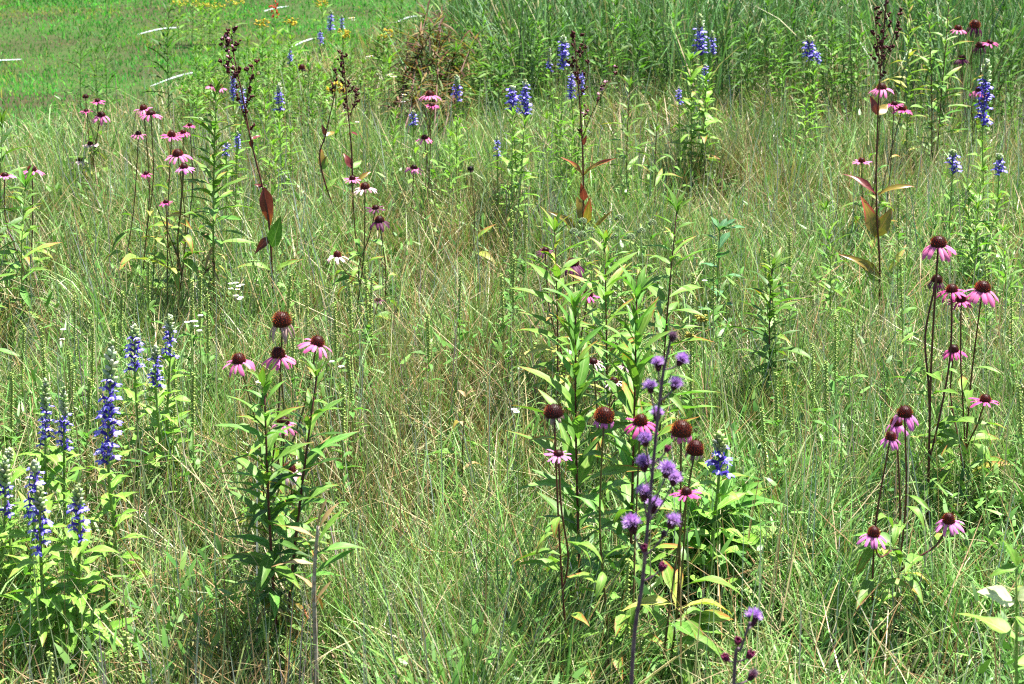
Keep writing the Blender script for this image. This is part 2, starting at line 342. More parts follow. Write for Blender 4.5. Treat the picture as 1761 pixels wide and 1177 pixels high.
def petal_tpl(start, bend, seed, length=1.75, width=.52, twist=0.0, rows=5):
    r = random.Random(seed); V = []; F = []; UV = []; x, z, ang = 0.0, 0.0, -R(start); st = length/rows; tw = r.uniform(-1, 1)*twist
    for i in range(rows+1):
        t = i/rows; w = width*.5*(.45+.75*math.sin(math.pi*min(1, .15+.62*t))) if t < .97 else width*.34
        for k in (-1, 0, 1):
            g = .10*w*(1-abs(k))*2 - .05*abs(k); xx = x-(.07*length if (i == rows and k == 0) else 0)
            th = tw*t*k; V.append((xx+math.sin(-ang)*g, k*w*math.cos(th)+.06*math.sin(t*3+seed), z+g+w*k*math.sin(th))); UV.append((t, .5+.5*k))
        x += st*math.cos(ang); z += st*math.sin(ang); ang -= R(bend)/rows*r.uniform(.6, 1.4)
    for i in range(rows):
        for k in range(2): a = i*3+k; F.append((a, a+3, a+4, a+1))
    return V, F, UV
PSTY = {'flat': (0, 30, 2.1, .46, .4), 'mid': (12, 42, 2.15, .46, .5), 'droop': (30, 38, 2.1, .48, .5), 'hang': (46, 34, 2.0, .46, .6), 'curl': (50, 60, 1.7, .24, 1.6), 'stub': (45, 60, .7, .26, 1.2), 'spread': (14, 50, 2.3, .32, .6)}
PTPL = {k: [petal_tpl(a+U(-6, 6), b+U(-12, 12), s*3+1, L*U(.92, 1.06), w, tw) for s in range(4)] for k, (a, b, L, w, tw) in PSTY.items()}
_pm = {}
def petal_mesh(sty, i, colr):
    k = (sty, i, colr)
    if k not in _pm:
        V, F, UV = PTPL[sty][i]; _pm[k] = mesh_of('petal_'+sty, V, F, M['petal_'+colr], None, UV)
    return _pm[k]
def head(th, loc0, P, wpx, cone, sty, colr, axis, npet=13):
    """cone (part) with its ray petals (sub-parts); P is the middle of the cone."""
    r = wpx*.5*mpp(P)*.93; q = Vector((0, 0, 1)).rotation_difference(axis).to_matrix().to_4x4()
    me = rnd.choice(CONE[cone]); base = P-axis*(r*.65)
    c = obj('flower_cone', me, th, Matrix.Translation(base-loc0) @ q @ Matrix.Rotation(U(0, 6), 4, 'Z') @ Matrix.Scale(r, 4))
    if sty is None: return base
    if sty in ('curl', 'stub'): npet = 15
    sep = wpx >= 17; mb = None if sep else MB()
    for k in range(npet):
        if rnd.random() < (.16 if sty in ('hang', 'curl') else .08): continue
        w = 2*math.pi*(k+U(-.25, .25))/npet; s = U(.86, 1.08)
        mw = Matrix.Rotation(w, 4, 'Z') @ Matrix.Translation((.72, 0, .06)) @ Matrix.Rotation(R(U(-14, 14)), 4, 'Y') @ Matrix.Rotation(U(-.35, .35), 4, 'X') @ Matrix.Diagonal((s, s*U(.85, 1.1), s, 1))
        i = rnd.randrange(4)
        if sep: obj('petal', petal_mesh(sty, i, colr), c, mw)
        else:
            V, F, UV = PTPL[sty][i]; a, b = PET[colr]; f = rnd.random(); mb.add(V, F, tuple(a[j]+(b[j]-a[j])*f for j in range(3)), mw)
    if mb: mb.build('ray_petals', M['flower'], c, 'stuff')
    return base
def coneflower(label, ub, Y, heads, group=None, stem='brownstem', leaf='lime', nleaf=4, L0=.10, tmax=.72, r=.0026, nbase=1, loc=None):
    P0 = ground(ub, Y) if loc is None else loc; th = thing('coneflower', label, 'coneflower', P0, group)
    main = None
    for k, h in enumerate(heads):
        u, v, w, cone, sty, colr = h[:6]; dy = h[6] if len(h) > 6 else 0; lean = h[7] if len(h) > 7 else 0
        P = at(u, v, Y+dy); ax = Vector((U(-.10, .10)+lean, U(-.16, .04), 1)).normalized(); base = head(th, P0, P, w, cone, sty, colr, ax)
        sp = .012*Y+.02; st = P0+Vector((U(-sp, sp), U(-sp, sp), -.02))*(1 if k else .2)
        fork = main is not None and rnd.random() < .65
        if fork: st, _d = along(main, U(.22, .5))
        hgt = (base-st).length
        Mi = st.lerp(base, .55)+Vector((U(-.035, .035), U(-.03, .03), 0)); Q = base-ax*(hgt*.3)
        pts = smooth_path([st, st.lerp(Mi, .5)+Vector((U(-.008, .008), 0, 0)), Mi.lerp(Q, .5), base], 4)
        if main is None: main = pts
        s = MB(); s.tube([p-P0 for p in pts], r*(.8 if fork else 1), r*.7); s.build('stem', M[stem], th)
        nl = nleaf+(0 if fork else 3)
        for i in range(nl):
            t = .12+(tmax-.12)*(i+U(.1, .9))/nl; p, d = along(pts, t)
            put_leaf(th, P0, p, U(0, 6.3), R(U(0, 42)), L0*1.15*(1.15-.7*t)*U(.8, 1.2), 'cone', leaf if rnd.random() < .72 else rnd.choice(['mid', 'fresh', 'mid', 'yellow']))
    for i in range(nbase):
        put_leaf(th, P0, P0+Vector((U(-.02, .02), U(-.02, .02), U(.03, .14))), U(0, 6.3), R(U(25, 60)), L0*U(1.1, 1.5), 'cone', leaf)
    return th

# great blue lobelia
def lob_flower():
    mb = MB(); dk = (.08, .045, .40); bl = (.16, .12, .68); wh = (.40, .40, .82); gr = (.10, .17, .05)
    mb.tube([(0, 0, 0), (.35, 0, .04), (.62, 0, .06)], .11, .15, dk, 5)
    for s in (-1, 1):                                  # two upright upper lobes
        mb.add([(.5, s*.05, .15), (.62, s*.20, .34), (.60, s*.10, .52), (.55, s*.02, .30)], [(0, 1, 2, 3)], [dk, bl, bl, dk])
    for a in (-.75, 0, .75):                           # three-lobed lower lip with a pale throat
        ca, sa = math.cos(a), math.sin(a); V = []
        for (x, y, z) in ((.58, 0, .02), (.74, -.12, -.03), (.96, -.13, -.18), (1.06, 0, -.30), (.96, .13, -.18), (.74, .12, -.03), (.8, 0, -.03)):
            dx = x-.5; V.append((.5+dx*ca-y*sa, dx*sa+y*ca, z))
        mb.add(V, [(0, 1, 6, 5), (1, 2, 3, 6), (6, 3, 4, 5)], [wh, bl, bl, bl, bl, bl, wh])
    for j in range(4):
        w = j*1.57; mb.add([(0, 0, 0), (.22, .16*math.cos(w), .16*math.sin(w)), (.3, .26*math.cos(w+.25), .26*math.sin(w+.25)), (.16, .15*math.cos(w+.5), .15*math.sin(w+.5))], [(0, 1, 2, 3)], gr)
    return mb
LF = lob_flower(); LFM = mesh_of('lobelia_flower', LF.V, LF.F, M['flower'], LF.C, None, False)
LF2M = mesh_of('lobelia_flower_pale', LF.V, LF.F, M['flower'], [(c[0]*1.7, c[1]*1.8, min(.85, c[2]*1.15)) for c in LF.C], None, False)  # paler colour variant, mixed in at random
def lobelia(label, ub, Y, spikes, group=None, leaf='lobelia', nleaf=14, L0=.10, near=True, r=.004, loc=None):
    """spikes: (u, v_top, v_bottom_of_flowers, width px, fraction of the spike still in bud)"""
    P0 = ground(ub, Y) if loc is None else loc; th = thing('blue_lobelia', label, 'lobelia', P0, group); fol = None if near else MB()
    for k, (u, vt, vb, w, bud, *rest) in enumerate(spikes):
        dy = rest[0] if rest else 0; ubm = rest[1] if len(rest) > 1 else u
        T = at(u, vt, Y+dy); B = at(ubm, vb, Y+dy); st = P0+Vector((U(-.035, .035), U(-.03, .03), -.02))*(1 if k else .2)
        pts = smooth_path([st, st.lerp(B, .5)+Vector((U(-.01, .01), U(-.01, .01), 0)), B, T], 5)
        s = MB(); s.tube([p-P0 for p in pts], r, r*.5); s.build('stem', M['greenstem'], th)
        fl = w*.5*mpp(T)*(.94 if near else 1.12); H = (T-B).length; nf = max(5, int(H/fl*(4.9 if near else 7.0)*(1-bud))); az = U(0, 6); ax = (T-B).normalized(); mb = MB() if not near else None
        for i in range(nf):
            t = (1-bud)*((i+.5)/nf)**1.0; p = B.lerp(T, t); az += 2.4+U(-.3, .3)
            if rnd.random() < (.35 if t < .3 else .14): continue
            S = fl*U(.85, 1.1)*(1.05-.3*t); mw = Matrix.Translation(p-P0) @ Matrix.Rotation(az, 4, 'Z') @ Matrix.Rotation(-R(U(5, 38)), 4, 'Y') @ Matrix.Rotation(U(-.3, .3), 4, 'X') @ Matrix.Scale(S, 4)
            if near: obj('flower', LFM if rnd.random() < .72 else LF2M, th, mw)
            else: mb.add(LF.V, LF.F, [(c[0]*1.2, c[1]*1.2, c[2]*1.1) for c in LF.C], mw)
        if mb and mb.V: mb.build('flowers', M['flower'], th, 'stuff')
        bm = MB(); nb = max(14, int(46*bud+10))          # tapering bud cluster and bracts
        for i in range(nb):
            t = (1-bud*1.15)+(bud*1.15)*(i/nb); t = min(max(t, .02), 1); p = B.lerp(T, t); a = i*2.4; o = Vector((math.cos(a), math.sin(a), .9+1.6*max(0, t-.8)/.2))
            g = jit((.33, .42, .19), .3) if rnd.random() < .6 else jit((.48, .52, .42), .2)
            bm.blob(p-P0, o, fl*.17, fl*(.75 if t < .9 else .45), g, 5)
        for i in range(nf//2+5):
            t = i/(nf//2+5); mb_leaf(bm, B.lerp(T, t*.9)-P0, i*2.4+1, R(U(15, 50)), fl*.85*(1.1-.6*t), 'lance', jit((.11, .2, .04)))
        bm.build('bud_cluster', M['foliage'], th, 'stuff')
        tb = max(.3, (B-st).length/((T-st).length)); 
        leafy_stem(th, P0, [x for x in pts if (x-st).length <= (B-st).length+.01], int(nleaf*1.6), 'wide', leaf, L0*.98, t0=.06, t1=.98, el0=8, el1=42, sep=near, prof=lambda t: 1.12-.5*t, mb=fol)
    if fol and fol.V: fol.build('foliage', M['foliage'], th, 'stuff')
    return th

# foxglove beardtongue gone to seed: maroon stem, clasping paired leaves, panicles of dark capsules
def panicle(th, P0, pts, n, size, cr, spread, pinkish=0):
    mb = MB()
    for i in range(n):
        t = .06+.94*i/max(n-1, 1); p, d = along(pts, min(t, .999)); side = 1 if i % 2 else -1
        br = size*(1.1-.75*t)*U(.7, 1.2); az = U(0, 6.3); o = Vector((math.cos(az)*spread, math.sin(az)*spread*.6, 1)).normalized(); e = p+o*br
        mb.tube([p-P0, (p+o*br*.5+Vector((0, 0, -.004)))-P0, e-P0], .0013, .0008, (.06, .014, .014), 3)
        for k in range(rnd.randint(4, 7)):
            q = p.lerp(e, U(.4, 1.05)); a = U(0, 6.3); w = Vector((math.cos(a), math.sin(a), U(.5, 1.4)))
            c = jit((.075, .016, .020), .45) if rnd.random() > pinkish else jit((.6, .32, .42), .2)
            mb.blob(q-P0, w, cr*U(.8, 1.15), cr*3.0*U(.8, 1.2), c, 5)
    mb.build('seed_panicle', M['flower'], th, 'stuff')
def beardtongue(label, ub, Y, stems, leaves, group='beardtongue plants gone to seed', cr=.0042, loc=None):
    P0 = ground(ub, Y) if loc is None else loc; th = thing('beardtongue', label, 'beardtongue', P0, group)
    for path, pan in stems:
        pts = smooth_path([P0+Vector((0, 0, -.02))]*(0 if path[0] is None else 1)+[at(u, v, Y) for (u, v) in path if u is not None], 5)
        s = MB(); s.tube([p-P0 for p in pts], .0042, .0018); s.build('stem', M['redstem'], th)
        for (pp, n, size, spread, pk) in pan:
            q = smooth_path([at(u, v, Y+U(-.03, .03)) for (u, v) in pp], 4)
            s = MB(); s.tube([p-P0 for p in q], .002, .001); s.build('branch', M['redstem'], th)
            panicle(th, P0, q, n, size, cr, spread, pk)
    for (u, v, u1, v1, mat, kind, ws, face) in leaves:     # leaf base and tip; face: how far the upper side turns to the front
        A = at(u, v, Y); B = at(u1, v1, Y+U(-.05, .05)); X = B-A; L = X.length; X.normalize(); hint = Vector((U(-.2, .2), -face, 1-face*.6)); Z = (hint-X*hint.dot(X)).normalized(); Yv = Z.cross(X)
        mw = Matrix((X*L, Yv*L*ws, Z*L)).transposed().to_4x4(); mw.translation = A-P0; obj('leaf', leaf_mesh(kind, rnd.randrange(2), mat), th, mw)
    return th

# blazing star
def tuft_mesh(n, seed, c0, c1):
    r = random.Random(seed); mb = MB()
    for k in range(n):
        s = (k+.5)/n; a = math.acos(1-s*1.15); w = k*2.4; d = Vector((math.sin(a)*math.cos(w), math.sin(a)*math.sin(w), math.cos(a))); o = d.orthogonal().normalized(); p = d*.25
        L = r.uniform(.75, 1.1); f = r.random(); c = tuple(c0[i]+(c1[i]-c0[i])*f for i in range(3)); b = len(mb.V)
        q = d.cross(o); e = p+d*L+Vector((r.uniform(-.2, .2), r.uniform(-.2, .2), r.uniform(-.15, .1)))
        mb.V += [tuple(p-o*.045), tuple(p+o*.045), tuple(p+d*L*.55+o*.07), tuple(e+q*.03), tuple(p+d*L*.55-o*.07)]; mb.C += [tuple(x*.8 for x in c)]*2+[c]*3
        mb.F.append((b, b+1, b+2, b+3, b+4))
    return mesh_of('floret_tuft', mb.V, mb.F, M['flower'], mb.C, None, False)
TUFT = [tuft_mesh(110, 3, (.44, .22, .64), (.66, .44, .80)), tuft_mesh(110, 5, (.38, .18, .60), (.60, .38, .78))]
TUFTC = tuft_mesh(24, 8, (.62, .12, .50), (.5, .1, .5))
TUFTD = tuft_mesh(70, 9, (.16, .09, .15), (.28, .18, .26))
def invol(seed, c):
    mb = MB(); r = random.Random(seed)
    for i in range(40):
        t = i/40; w = i*2.4; rr = .75*math.sin(math.pi*(.12+.55*t)); p = Vector((rr*.8*math.cos(w), rr*.8*math.sin(w), -1.5+1.5*t)); mb.blob(p, (math.cos(w)*.25, math.sin(w)*.25, 1), .26, .6, jit(c, .35), 4)
    return mesh_of('involucre', mb.V, mb.F, M['cone'], mb.C, None, True)
INV = [invol(1, (.07, .012, .03)), invol(2, (.09, .018, .045))]
BUD = invol(4, (.15, .012, .07))
def blazing_star(label, path, Y, heads):
    P0 = ground(path[0][0], Y); th = thing('blazing_star', label, 'blazing star', P0, 'blazing star stems close to the camera')
    pts = smooth_path([P0+Vector((0, 0, -.02))]+[at(u, v, Y) for u, v in path[1:]], 6)
    s = MB(); s.tube([p-P0 for p in pts], .0032, .0015, (1, 1, 1), 7); s.build('stem', M['violetstem'], th)
    for i in range(12): p, d = along(pts, .3+.6*i/12); put_leaf(th, P0, p, U(0, 6.3), R(U(25, 65)), U(.02, .04), 'narrow', 'mid')
    for (u, v, w, kind, sv) in heads:                   # sv: height on the stem (photo row) where the stalk leaves it
        dy = U(-.03, .03); P = at(u, v, Y+dy); r = w*.5*mpp(P)
        a = min(pts, key=lambda q: abs((q-at(CU, sv, Y)).z)); d = (P-a); L = d.length
        ax = (d.normalized()+Vector((0, -.15, 1.0))).normalized()
        if L > .012:
            b = MB(); b.tube([q-P0 for q in bez(a, P-ax*r*1.2, (0, 0, -L*.12), 5)], .0013, .0011); b.build('flower_stalk', M['violetstem'], th)
        mw = Matrix.Translation(P-P0-ax*r*.2) @ Vector((0, 0, 1)).rotation_difference(ax).to_matrix().to_4x4() @ Matrix.Rotation(U(0, 6), 4, 'Z')
        if kind == 'bud':
            obj('bud', BUD, th, mw @ Matrix.Translation((0, 0, r*.5)) @ Matrix.Diagonal((r*1.15, r*1.15, r*1.2, 1))); continue
        h = obj('flower_head', rnd.choice(INV), th, mw @ Matrix.Diagonal((r*.66, r*.66, r*.85, 1)))
        if kind == 'dark': obj('florets', TUFTD, h, Matrix.Scale(1.15, 4))
        else:
            obj('florets', rnd.choice(TUFT), h, Matrix.Diagonal((1.45, 1.45, 1.15, 1)))
            if kind == 'open': obj('floret_centre', TUFTC, h, Matrix.Translation((0, 0, .45)) @ Matrix.Diagonal((.75, .75, .9, 1)))
    return th

# ---------------------------------------------------------------- the ground
L1A, L1B = ground(20, 9.4), ground(820, 16.3)          # line of the rope at the bed's edge
L1d = (L1B-L1A).normalized()
def lawn_side(x, y): return L1d.x*(y-L1A.y) - L1d.y*(x-L1A.x)    # positive: on the lawn
def build_ground():
    V = []; F = []; xs = list(np.linspace(-9, 9, 55)); ys = list(np.linspace(-2, 26, 85))
    xs = [-900, -200, -60, -20]+xs+[20, 60, 200, 900]; ys = [-900, -200, -60, -20, -6]+ys+[34, 60, 120, 300, 900]
    for y in ys:
        for x in xs: V.append((x, y, gz(x, y) if abs(x) < 12 and -4 < y < 30 else 0))
    n = len(xs)
    for j in range(len(ys)-1):
        for i in range(n-1): F.append((j*n+i, j*n+i+1, (j+1)*n+i+1, (j+1)*n+i))
    m, nn, l = nodes_of('thatch_soil'); tc = nn.new('ShaderNodeTexCoord'); nz = nn.new('ShaderNodeTexNoise'); nz.inputs['Scale'].default_value = 9; nz.inputs['Detail'].default_value = 8
    l.new(tc.outputs['Object'], nz.inputs['Vector'])
    n2 = nn.new('ShaderNodeTexNoise'); n2.inputs['Scale'].default_value = .8; l.new(tc.outputs['Object'], n2.inputs['Vector'])
    c1 = mixc(nn, l, nz.outputs[0], (.018, .020, .008), (.06, .05, .025)); c2 = mixc(nn, l, nz.outputs[0], (.02, .05, .010), (.05, .08, .02))
    mr = nn.new('ShaderNodeMapRange'); mr.inputs[1].default_value = .35; mr.inputs[2].default_value = .65; l.new(n2.outputs[0], mr.inputs[0])
    finish(nn, l, mixc(nn, l, mr.outputs[0], c1, c2), .95, .1, 0)
    tag(obj('ground', mesh_of('ground', V, F, m)), kind='structure')
build_ground()

# ---------------------------------------------------------------- grasses (uncountable stuff): every blade is a tapering curved strip
def vnoise(x, y, s, seed):
    g = np.random.default_rng(seed).random((64, 64)); x = (x/s) % 63; y = (y/s) % 63; i = x.astype(int); j = y.astype(int); fx = x-i; fy = y-j
    fx = fx*fx*(3-2*fx); fy = fy*fy*(3-2*fy); i2 = (i+1) % 64; j2 = (j+1) % 64
    return (g[i, j]*(1-fx)+g[i2, j]*fx)*(1-fy)+(g[i, j2]*(1-fx)+g[i2, j2]*fx)*fy
def scatter(n, y0, y1, power, margin=.8):
    u = rng.random(n); e = 2-power; Y = (y0**e+(y1**e-y0**e)*u)**(1/e) if abs(e) > 1e-3 else y0*(y1/y0)**u
    X = (rng.random(n)*2-1)*(Y*.335+margin); return X, Y
def blades(name, label, X, Y, H, W, lean, bend, az, cb, ct, seg=4, mat='grass', z0=None, flat=None):
    N = len(X); z = gzn(X, Y)-.01 if z0 is None else z0; ang = lean.copy(); px, py, pz = X.copy(), Y.copy(), z.copy(); ca, sa = np.cos(az), np.sin(az)
    tw = rng.uniform(-1.2, 1.2, N)+az+np.pi/2; wx, wy = np.cos(tw), np.sin(tw); nv = 2*seg+1
    V = np.empty((N, nv, 3), np.float32); C = np.ones((N, nv, 4), np.float32)
    for i in range(seg):
        t = i/seg; w = W*.5*(1-t**2.2)*(.75+.25*min(1, t*4))
        V[:, 2*i, 0] = px-wx*w; V[:, 2*i, 1] = py-wy*w; V[:, 2*i, 2] = pz; V[:, 2*i+1, 0] = px+wx*w; V[:, 2*i+1, 1] = py+wy*w; V[:, 2*i+1, 2] = pz
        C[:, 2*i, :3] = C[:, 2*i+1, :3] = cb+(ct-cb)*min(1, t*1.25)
        px = px+H/seg*np.sin(ang)*ca; py = py+H/seg*np.sin(ang)*sa; pz = pz+H/seg*np.cos(ang); ang = ang+bend/seg*(.5+1.2*t)
    V[:, -1, 0] = px; V[:, -1, 1] = py; V[:, -1, 2] = pz; C[:, -1, :3] = ct
    base = (np.arange(N)*nv)[:, None]; q = np.array([[2*i, 2*i+1, 2*i+3, 2*i+2] for i in range(seg-1)]).reshape(-1); tr = np.array([2*seg-2, 2*seg-1, 2*seg])
    loops = np.concatenate([base+q[None, :], base+tr[None, :]], 1).astype(np.int32).ravel()
    starts1 = np.concatenate([np.arange(seg-1)*4, [(seg-1)*4]]); lp = (seg-1)*4+3; starts = ((np.arange(N)*lp)[:, None]+starts1[None, :]).astype(np.int32).ravel()
    me = bpy.data.meshes.new(name); me.vertices.add(N*nv); me.vertices.foreach_set('co', V.ravel()); me.loops.add(len(loops)); me.loops.foreach_set('vertex_index', loops)
    me.polygons.add(len(starts)); me.polygons.foreach_set('loop_start', starts); me.update(calc_edges=True)
    a = me.color_attributes.new('tint', 'FLOAT_COLOR', 'POINT'); a.data.foreach_set('color', C.ravel()); me.materials.append(M[mat])
    return tag(obj(name, me), label, 'grass', kind='stuff')
def pal(N, cols, probs, j=.22):
    c = np.array(cols, np.float32)[rng.choice(len(cols), N, p=np.array(probs)/sum(probs))]
    return np.clip(c*(1+rng.uniform(-j, j, (N, 1)))*(1+rng.uniform(-.08, .08, (N, 3))), .004, .9).astype(np.float32)
def wfac(Y): return np.maximum(1, Y/4.2)

CLEAR = [(ground(u, Y), r, k) for u, Y, r, k in ((90, 2.5, .32, .38), (190, 2.8, .28, .45), (260, 3.3, .3, .55), (480, 2.6, .26, .45), (480, 2.25, .3, .6), (545, 2.5, .15, .5), (1000, 2.45, .22, .55), (1110, 2.45, .32, .5),
         (1180, 2.7, .3, .5), (1040, 3.3, .25, .55), (1535, 2.7, .42, .32), (1560, 2.4, .35, .5), (1235, 2.95, .35, .35), (1240, 2.6, .3, .5), (1640, 3.3, .3, .55), (370, 4.8, .3, .5), (300, 4.6, .3, .6), (1045, 4.0, .4, .55), (1510, 5.0, .35, .5), (1004, 5.2, .3, .5), (470, 4.8, .3, .5), (1240, 4.6, .25, .5), (885, 5.8, .35, .55), (1195, 6.7, .4, .5), (1335, 3.95, .2, .5), (485, 6.6, .4, .5), (20, 4.5, .4, .55), (1690, 5.2, .35, .55))]
def clearing(X, Y):
    f = np.ones(len(X))
    for p, r, k in CLEAR:
        d = np.sqrt((X-p.x)**2+(Y-p.y)**2)/r; f = np.minimum(f, np.where(d < 1, k+(1-k)*np.clip(d, 0, 1)**2, 1))
    return f
EDGE = -.62                                             # tall grass stops this far before the rope
def bunches(nc, per, y0, y1, power, rad, keep):
    """Blades in bunches: a root circle from which they fan outward."""
    cx, cy = scatter(nc, y0, y1, power); k = keep(cx, cy); cx, cy = cx[k], cy[k]; nc = len(cx); cid = np.repeat(np.arange(nc), per); N = len(cid)
    sz = rng.uniform(.6, 1.4, nc)[cid]; a = rng.uniform(0, 6.283, N); r = np.sqrt(rng.random(N))
    return cx[cid]+np.cos(a)*r*rad*sz, cy[cid]+np.sin(a)*r*rad*sz, a, r, cid, sz, nc
def prairie_cols(X, Y, N):
    pn = vnoise(X+3, Y+11, .7, 4)*.6+vnoise(X+1, Y+5, .25, 14)*.4
    c = pal(N, [(.20, .28, .18), (.10, .23, .04), (.22, .35, .08), (.27, .15, .07), (.42, .38, .19), (.26, .26, .28)], [.22, .29, .28, .05, .11, .05], .48)
    tan = (rng.random(N) < np.clip((pn-.49)*2.0, 0, .55)); c[tan] = pal(int(tan.sum()), [(.30, .20, .09), (.40, .32, .17), (.20, .14, .07)], [1, 1.3, .8])
    lm = (rng.random(N) < np.clip((.50-pn)*1.8, 0, .5)); c[lm] = pal(int(lm.sum()), [(.16, .30, .07), (.26, .38, .14)], [1, 1])
    return c*(.70+.6*vnoise(X+13, Y+2, .45, 77)[:, None])
def grow_bluestem():
    okk = lambda x, y: (lawn_side(x, y) < EDGE+.12*np.sin(3*y)) & (rng.random(len(x)) < np.clip(vnoise(x+20, y, .9, 2)*1.5+.1, .2, 1)*(1-.7/(1+np.exp(-(x-.3)*4))/(1+np.exp((y-3.3)*3.5))))
    X, Y, a, r, cid, sz, nc = bunches(4000, 46, 1.7, 12.5, 1.1, .05, okk); N = len(X); ls = lawn_side(X, Y)
    H = rng.uniform(.16, .38, N)*(.6+.45*sz)*clearing(X, Y)*np.clip(.45-(ls-EDGE)*1.2, .45, 1); W = rng.uniform(.0016, .0034, N)*wfac(Y)**.85
    az = a+rng.normal(0, .7, N); lean = r*.38+np.abs(rng.normal(0, .12, N)); bend = np.abs(rng.normal(.3, .35, N))
    hue = pal(nc, [(1.0, 1.0, 1.15), (1.1, 1.0, .8), (.9, 1.05, .9), (1.25, 1.0, .8), (.8, .85, .85)], [.3, .25, .25, .1, .1], .22)[cid]; c = np.clip(prairie_cols(X, Y, N)*hue, .004, .8).astype(np.float32)
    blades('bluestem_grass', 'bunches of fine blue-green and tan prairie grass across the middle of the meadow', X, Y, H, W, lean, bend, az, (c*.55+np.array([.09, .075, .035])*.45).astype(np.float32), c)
    X, Y = scatter(105000, 1.7, 12.5, 1.15); k = (lawn_side(X, Y) < EDGE) & (rng.random(len(X)) < .35+.75*vnoise(X+2, Y, .3, 1)); X, Y = X[k], Y[k]; N = len(X); ls = lawn_side(X, Y)
    H = rng.uniform(.07, .27, N)*(.6+.7*vnoise(X+7, Y+3, .16, 3))*clearing(X, Y)*np.clip(.5-(ls-EDGE)*1.2, .5, 1); W = rng.uniform(.0015, .0036, N)*wfac(Y)**.85
    c = prairie_cols(X, Y, N)*(.8+.4*vnoise(X+9, Y+2, .15, 71)[:, None]); c = c.astype(np.float32)
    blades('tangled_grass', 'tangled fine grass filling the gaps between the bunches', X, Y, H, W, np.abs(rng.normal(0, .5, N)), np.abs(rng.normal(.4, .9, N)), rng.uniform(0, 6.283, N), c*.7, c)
def grow_lush():
    okk = lambda x, y: (lawn_side(x, y) < EDGE) & (rng.random(len(x)) < np.clip(.16+.30*(vnoise(x+31, y, .6, 21) > .6)+.85/(1+np.exp(-(x-.1)*4))/(1+np.exp((y-3.9)*2.5)), 0, 1))
    X, Y, a, r, cid, sz, nc = bunches(3500, 40, 1.7, 8.5, 1.4, .075, okk); N = len(X)
    H = rng.uniform(.11, .33, N)*(.6+.45*sz)*clearing(X, Y); W = rng.uniform(.0030, .0070, N)*wfac(Y)**.6
    az = a+rng.normal(0, .9, N); lean = r*.35+np.abs(rng.normal(0, .22, N)); bend = np.abs(rng.normal(.8, .6, N))
    c = pal(N, [(.15, .34, .07), (.23, .43, .12), (.32, .50, .19), (.40, .45, .22), (.07, .19, .05)], [.28, .3, .24, .07, .11], .35); c = np.clip(c*pal(nc, [(1, 1, 1.05), (1.12, 1, .9), (.85, .9, .9)], [1, 1, .8], .2)[cid], .004, .8).astype(np.float32)
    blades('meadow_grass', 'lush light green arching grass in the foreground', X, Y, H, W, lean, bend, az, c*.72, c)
def grow_thatch():
    X, Y = scatter(40000, 1.7, 11, 1.3); k = (lawn_side(X, Y) < EDGE) & (rng.random(len(X)) > .75/(1+np.exp(-(X-.2)*4))/(1+np.exp((Y-3.6)*3))); X, Y = X[k], Y[k]; N = len(X)
    H = rng.uniform(.10, .30, N); W = rng.uniform(.0018, .0038, N)*wfac(Y)**.8; az = rng.uniform(0, 6.283, N); lean = rng.uniform(.5, 1.4, N); bend = rng.normal(.1, .5, N)
    c = pal(N, [(.38, .31, .17), (.27, .17, .08), (.42, .38, .24), (.20, .26, .10), (.22, .30, .10)], [.28, .25, .17, .15, .15])
    blades('dry_thatch', 'dry tan dead grass strewn low through the meadow', X, Y, H, W, lean, bend, az, c*.8, c, 3, z0=gzn(X, Y)+rng.uniform(0, .16, N)*clearing(X, Y))
def grow_stalks():
    X, Y = scatter(5200, 2.3, 10, 1.2); k = (lawn_side(X, Y) < EDGE-.1) & (vnoise(X, Y, .5, 31) > .42); X, Y = X[k], Y[k]; N = len(X)
    H = rng.uniform(.30, .55, N)*(.6+.4*clearing(X, Y)); W = rng.uniform(.0026, .0042, N)*wfac(Y)**.8; az = rng.uniform(0, 6.283, N); lean = np.abs(rng.normal(0, .15, N)); bend = np.abs(rng.normal(.08, .12, N))
    c = pal(N, [(.30, .35, .33), (.24, .33, .16), (.40, .36, .25), (.28, .23, .27), (.33, .20, .12)], [.38, .2, .18, .12, .12])
    blades('grass_flower_stalks', 'taller straight grey-green grass stalks rising above the meadow', X, Y, H, W, lean, bend, az, c, c*1.05, 4)
def grow_thicket():
    n = 60000; X, Y = scatter(n, 8.0, 15, .4, 1.0)
    edge = 9.6-.30*np.clip(X, -3, 3)+(vnoise(X, Y, .5, 41)-.5)*3.0
    k = (Y > edge) & (X > -.75+.02*Y) & (lawn_side(X, Y) < -.8) & (rng.random(n) < np.clip(3.2*vnoise(X, Y, .24, 42)-1.1, .03, 1)); X, Y = X[k], Y[k]; N = len(X)
    H = rng.uniform(.35, 1.35, N)*(.65+.55*vnoise(X, Y, .45, 43)); W = rng.uniform(.004, .012, N); az = rng.uniform(0, 6.283, N)
    lean = np.abs(rng.normal(.05, .26, N)); bend = np.abs(rng.normal(.8, .8, N))
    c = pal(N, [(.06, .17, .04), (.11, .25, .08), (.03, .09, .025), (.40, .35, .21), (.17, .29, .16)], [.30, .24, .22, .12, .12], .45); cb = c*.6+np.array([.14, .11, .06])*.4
    blades('tall_grass', 'dense tall green grass thicket along the back of the meadow', X, Y, H, W, lean, bend, az, cb.astype(np.float32), c, 5)
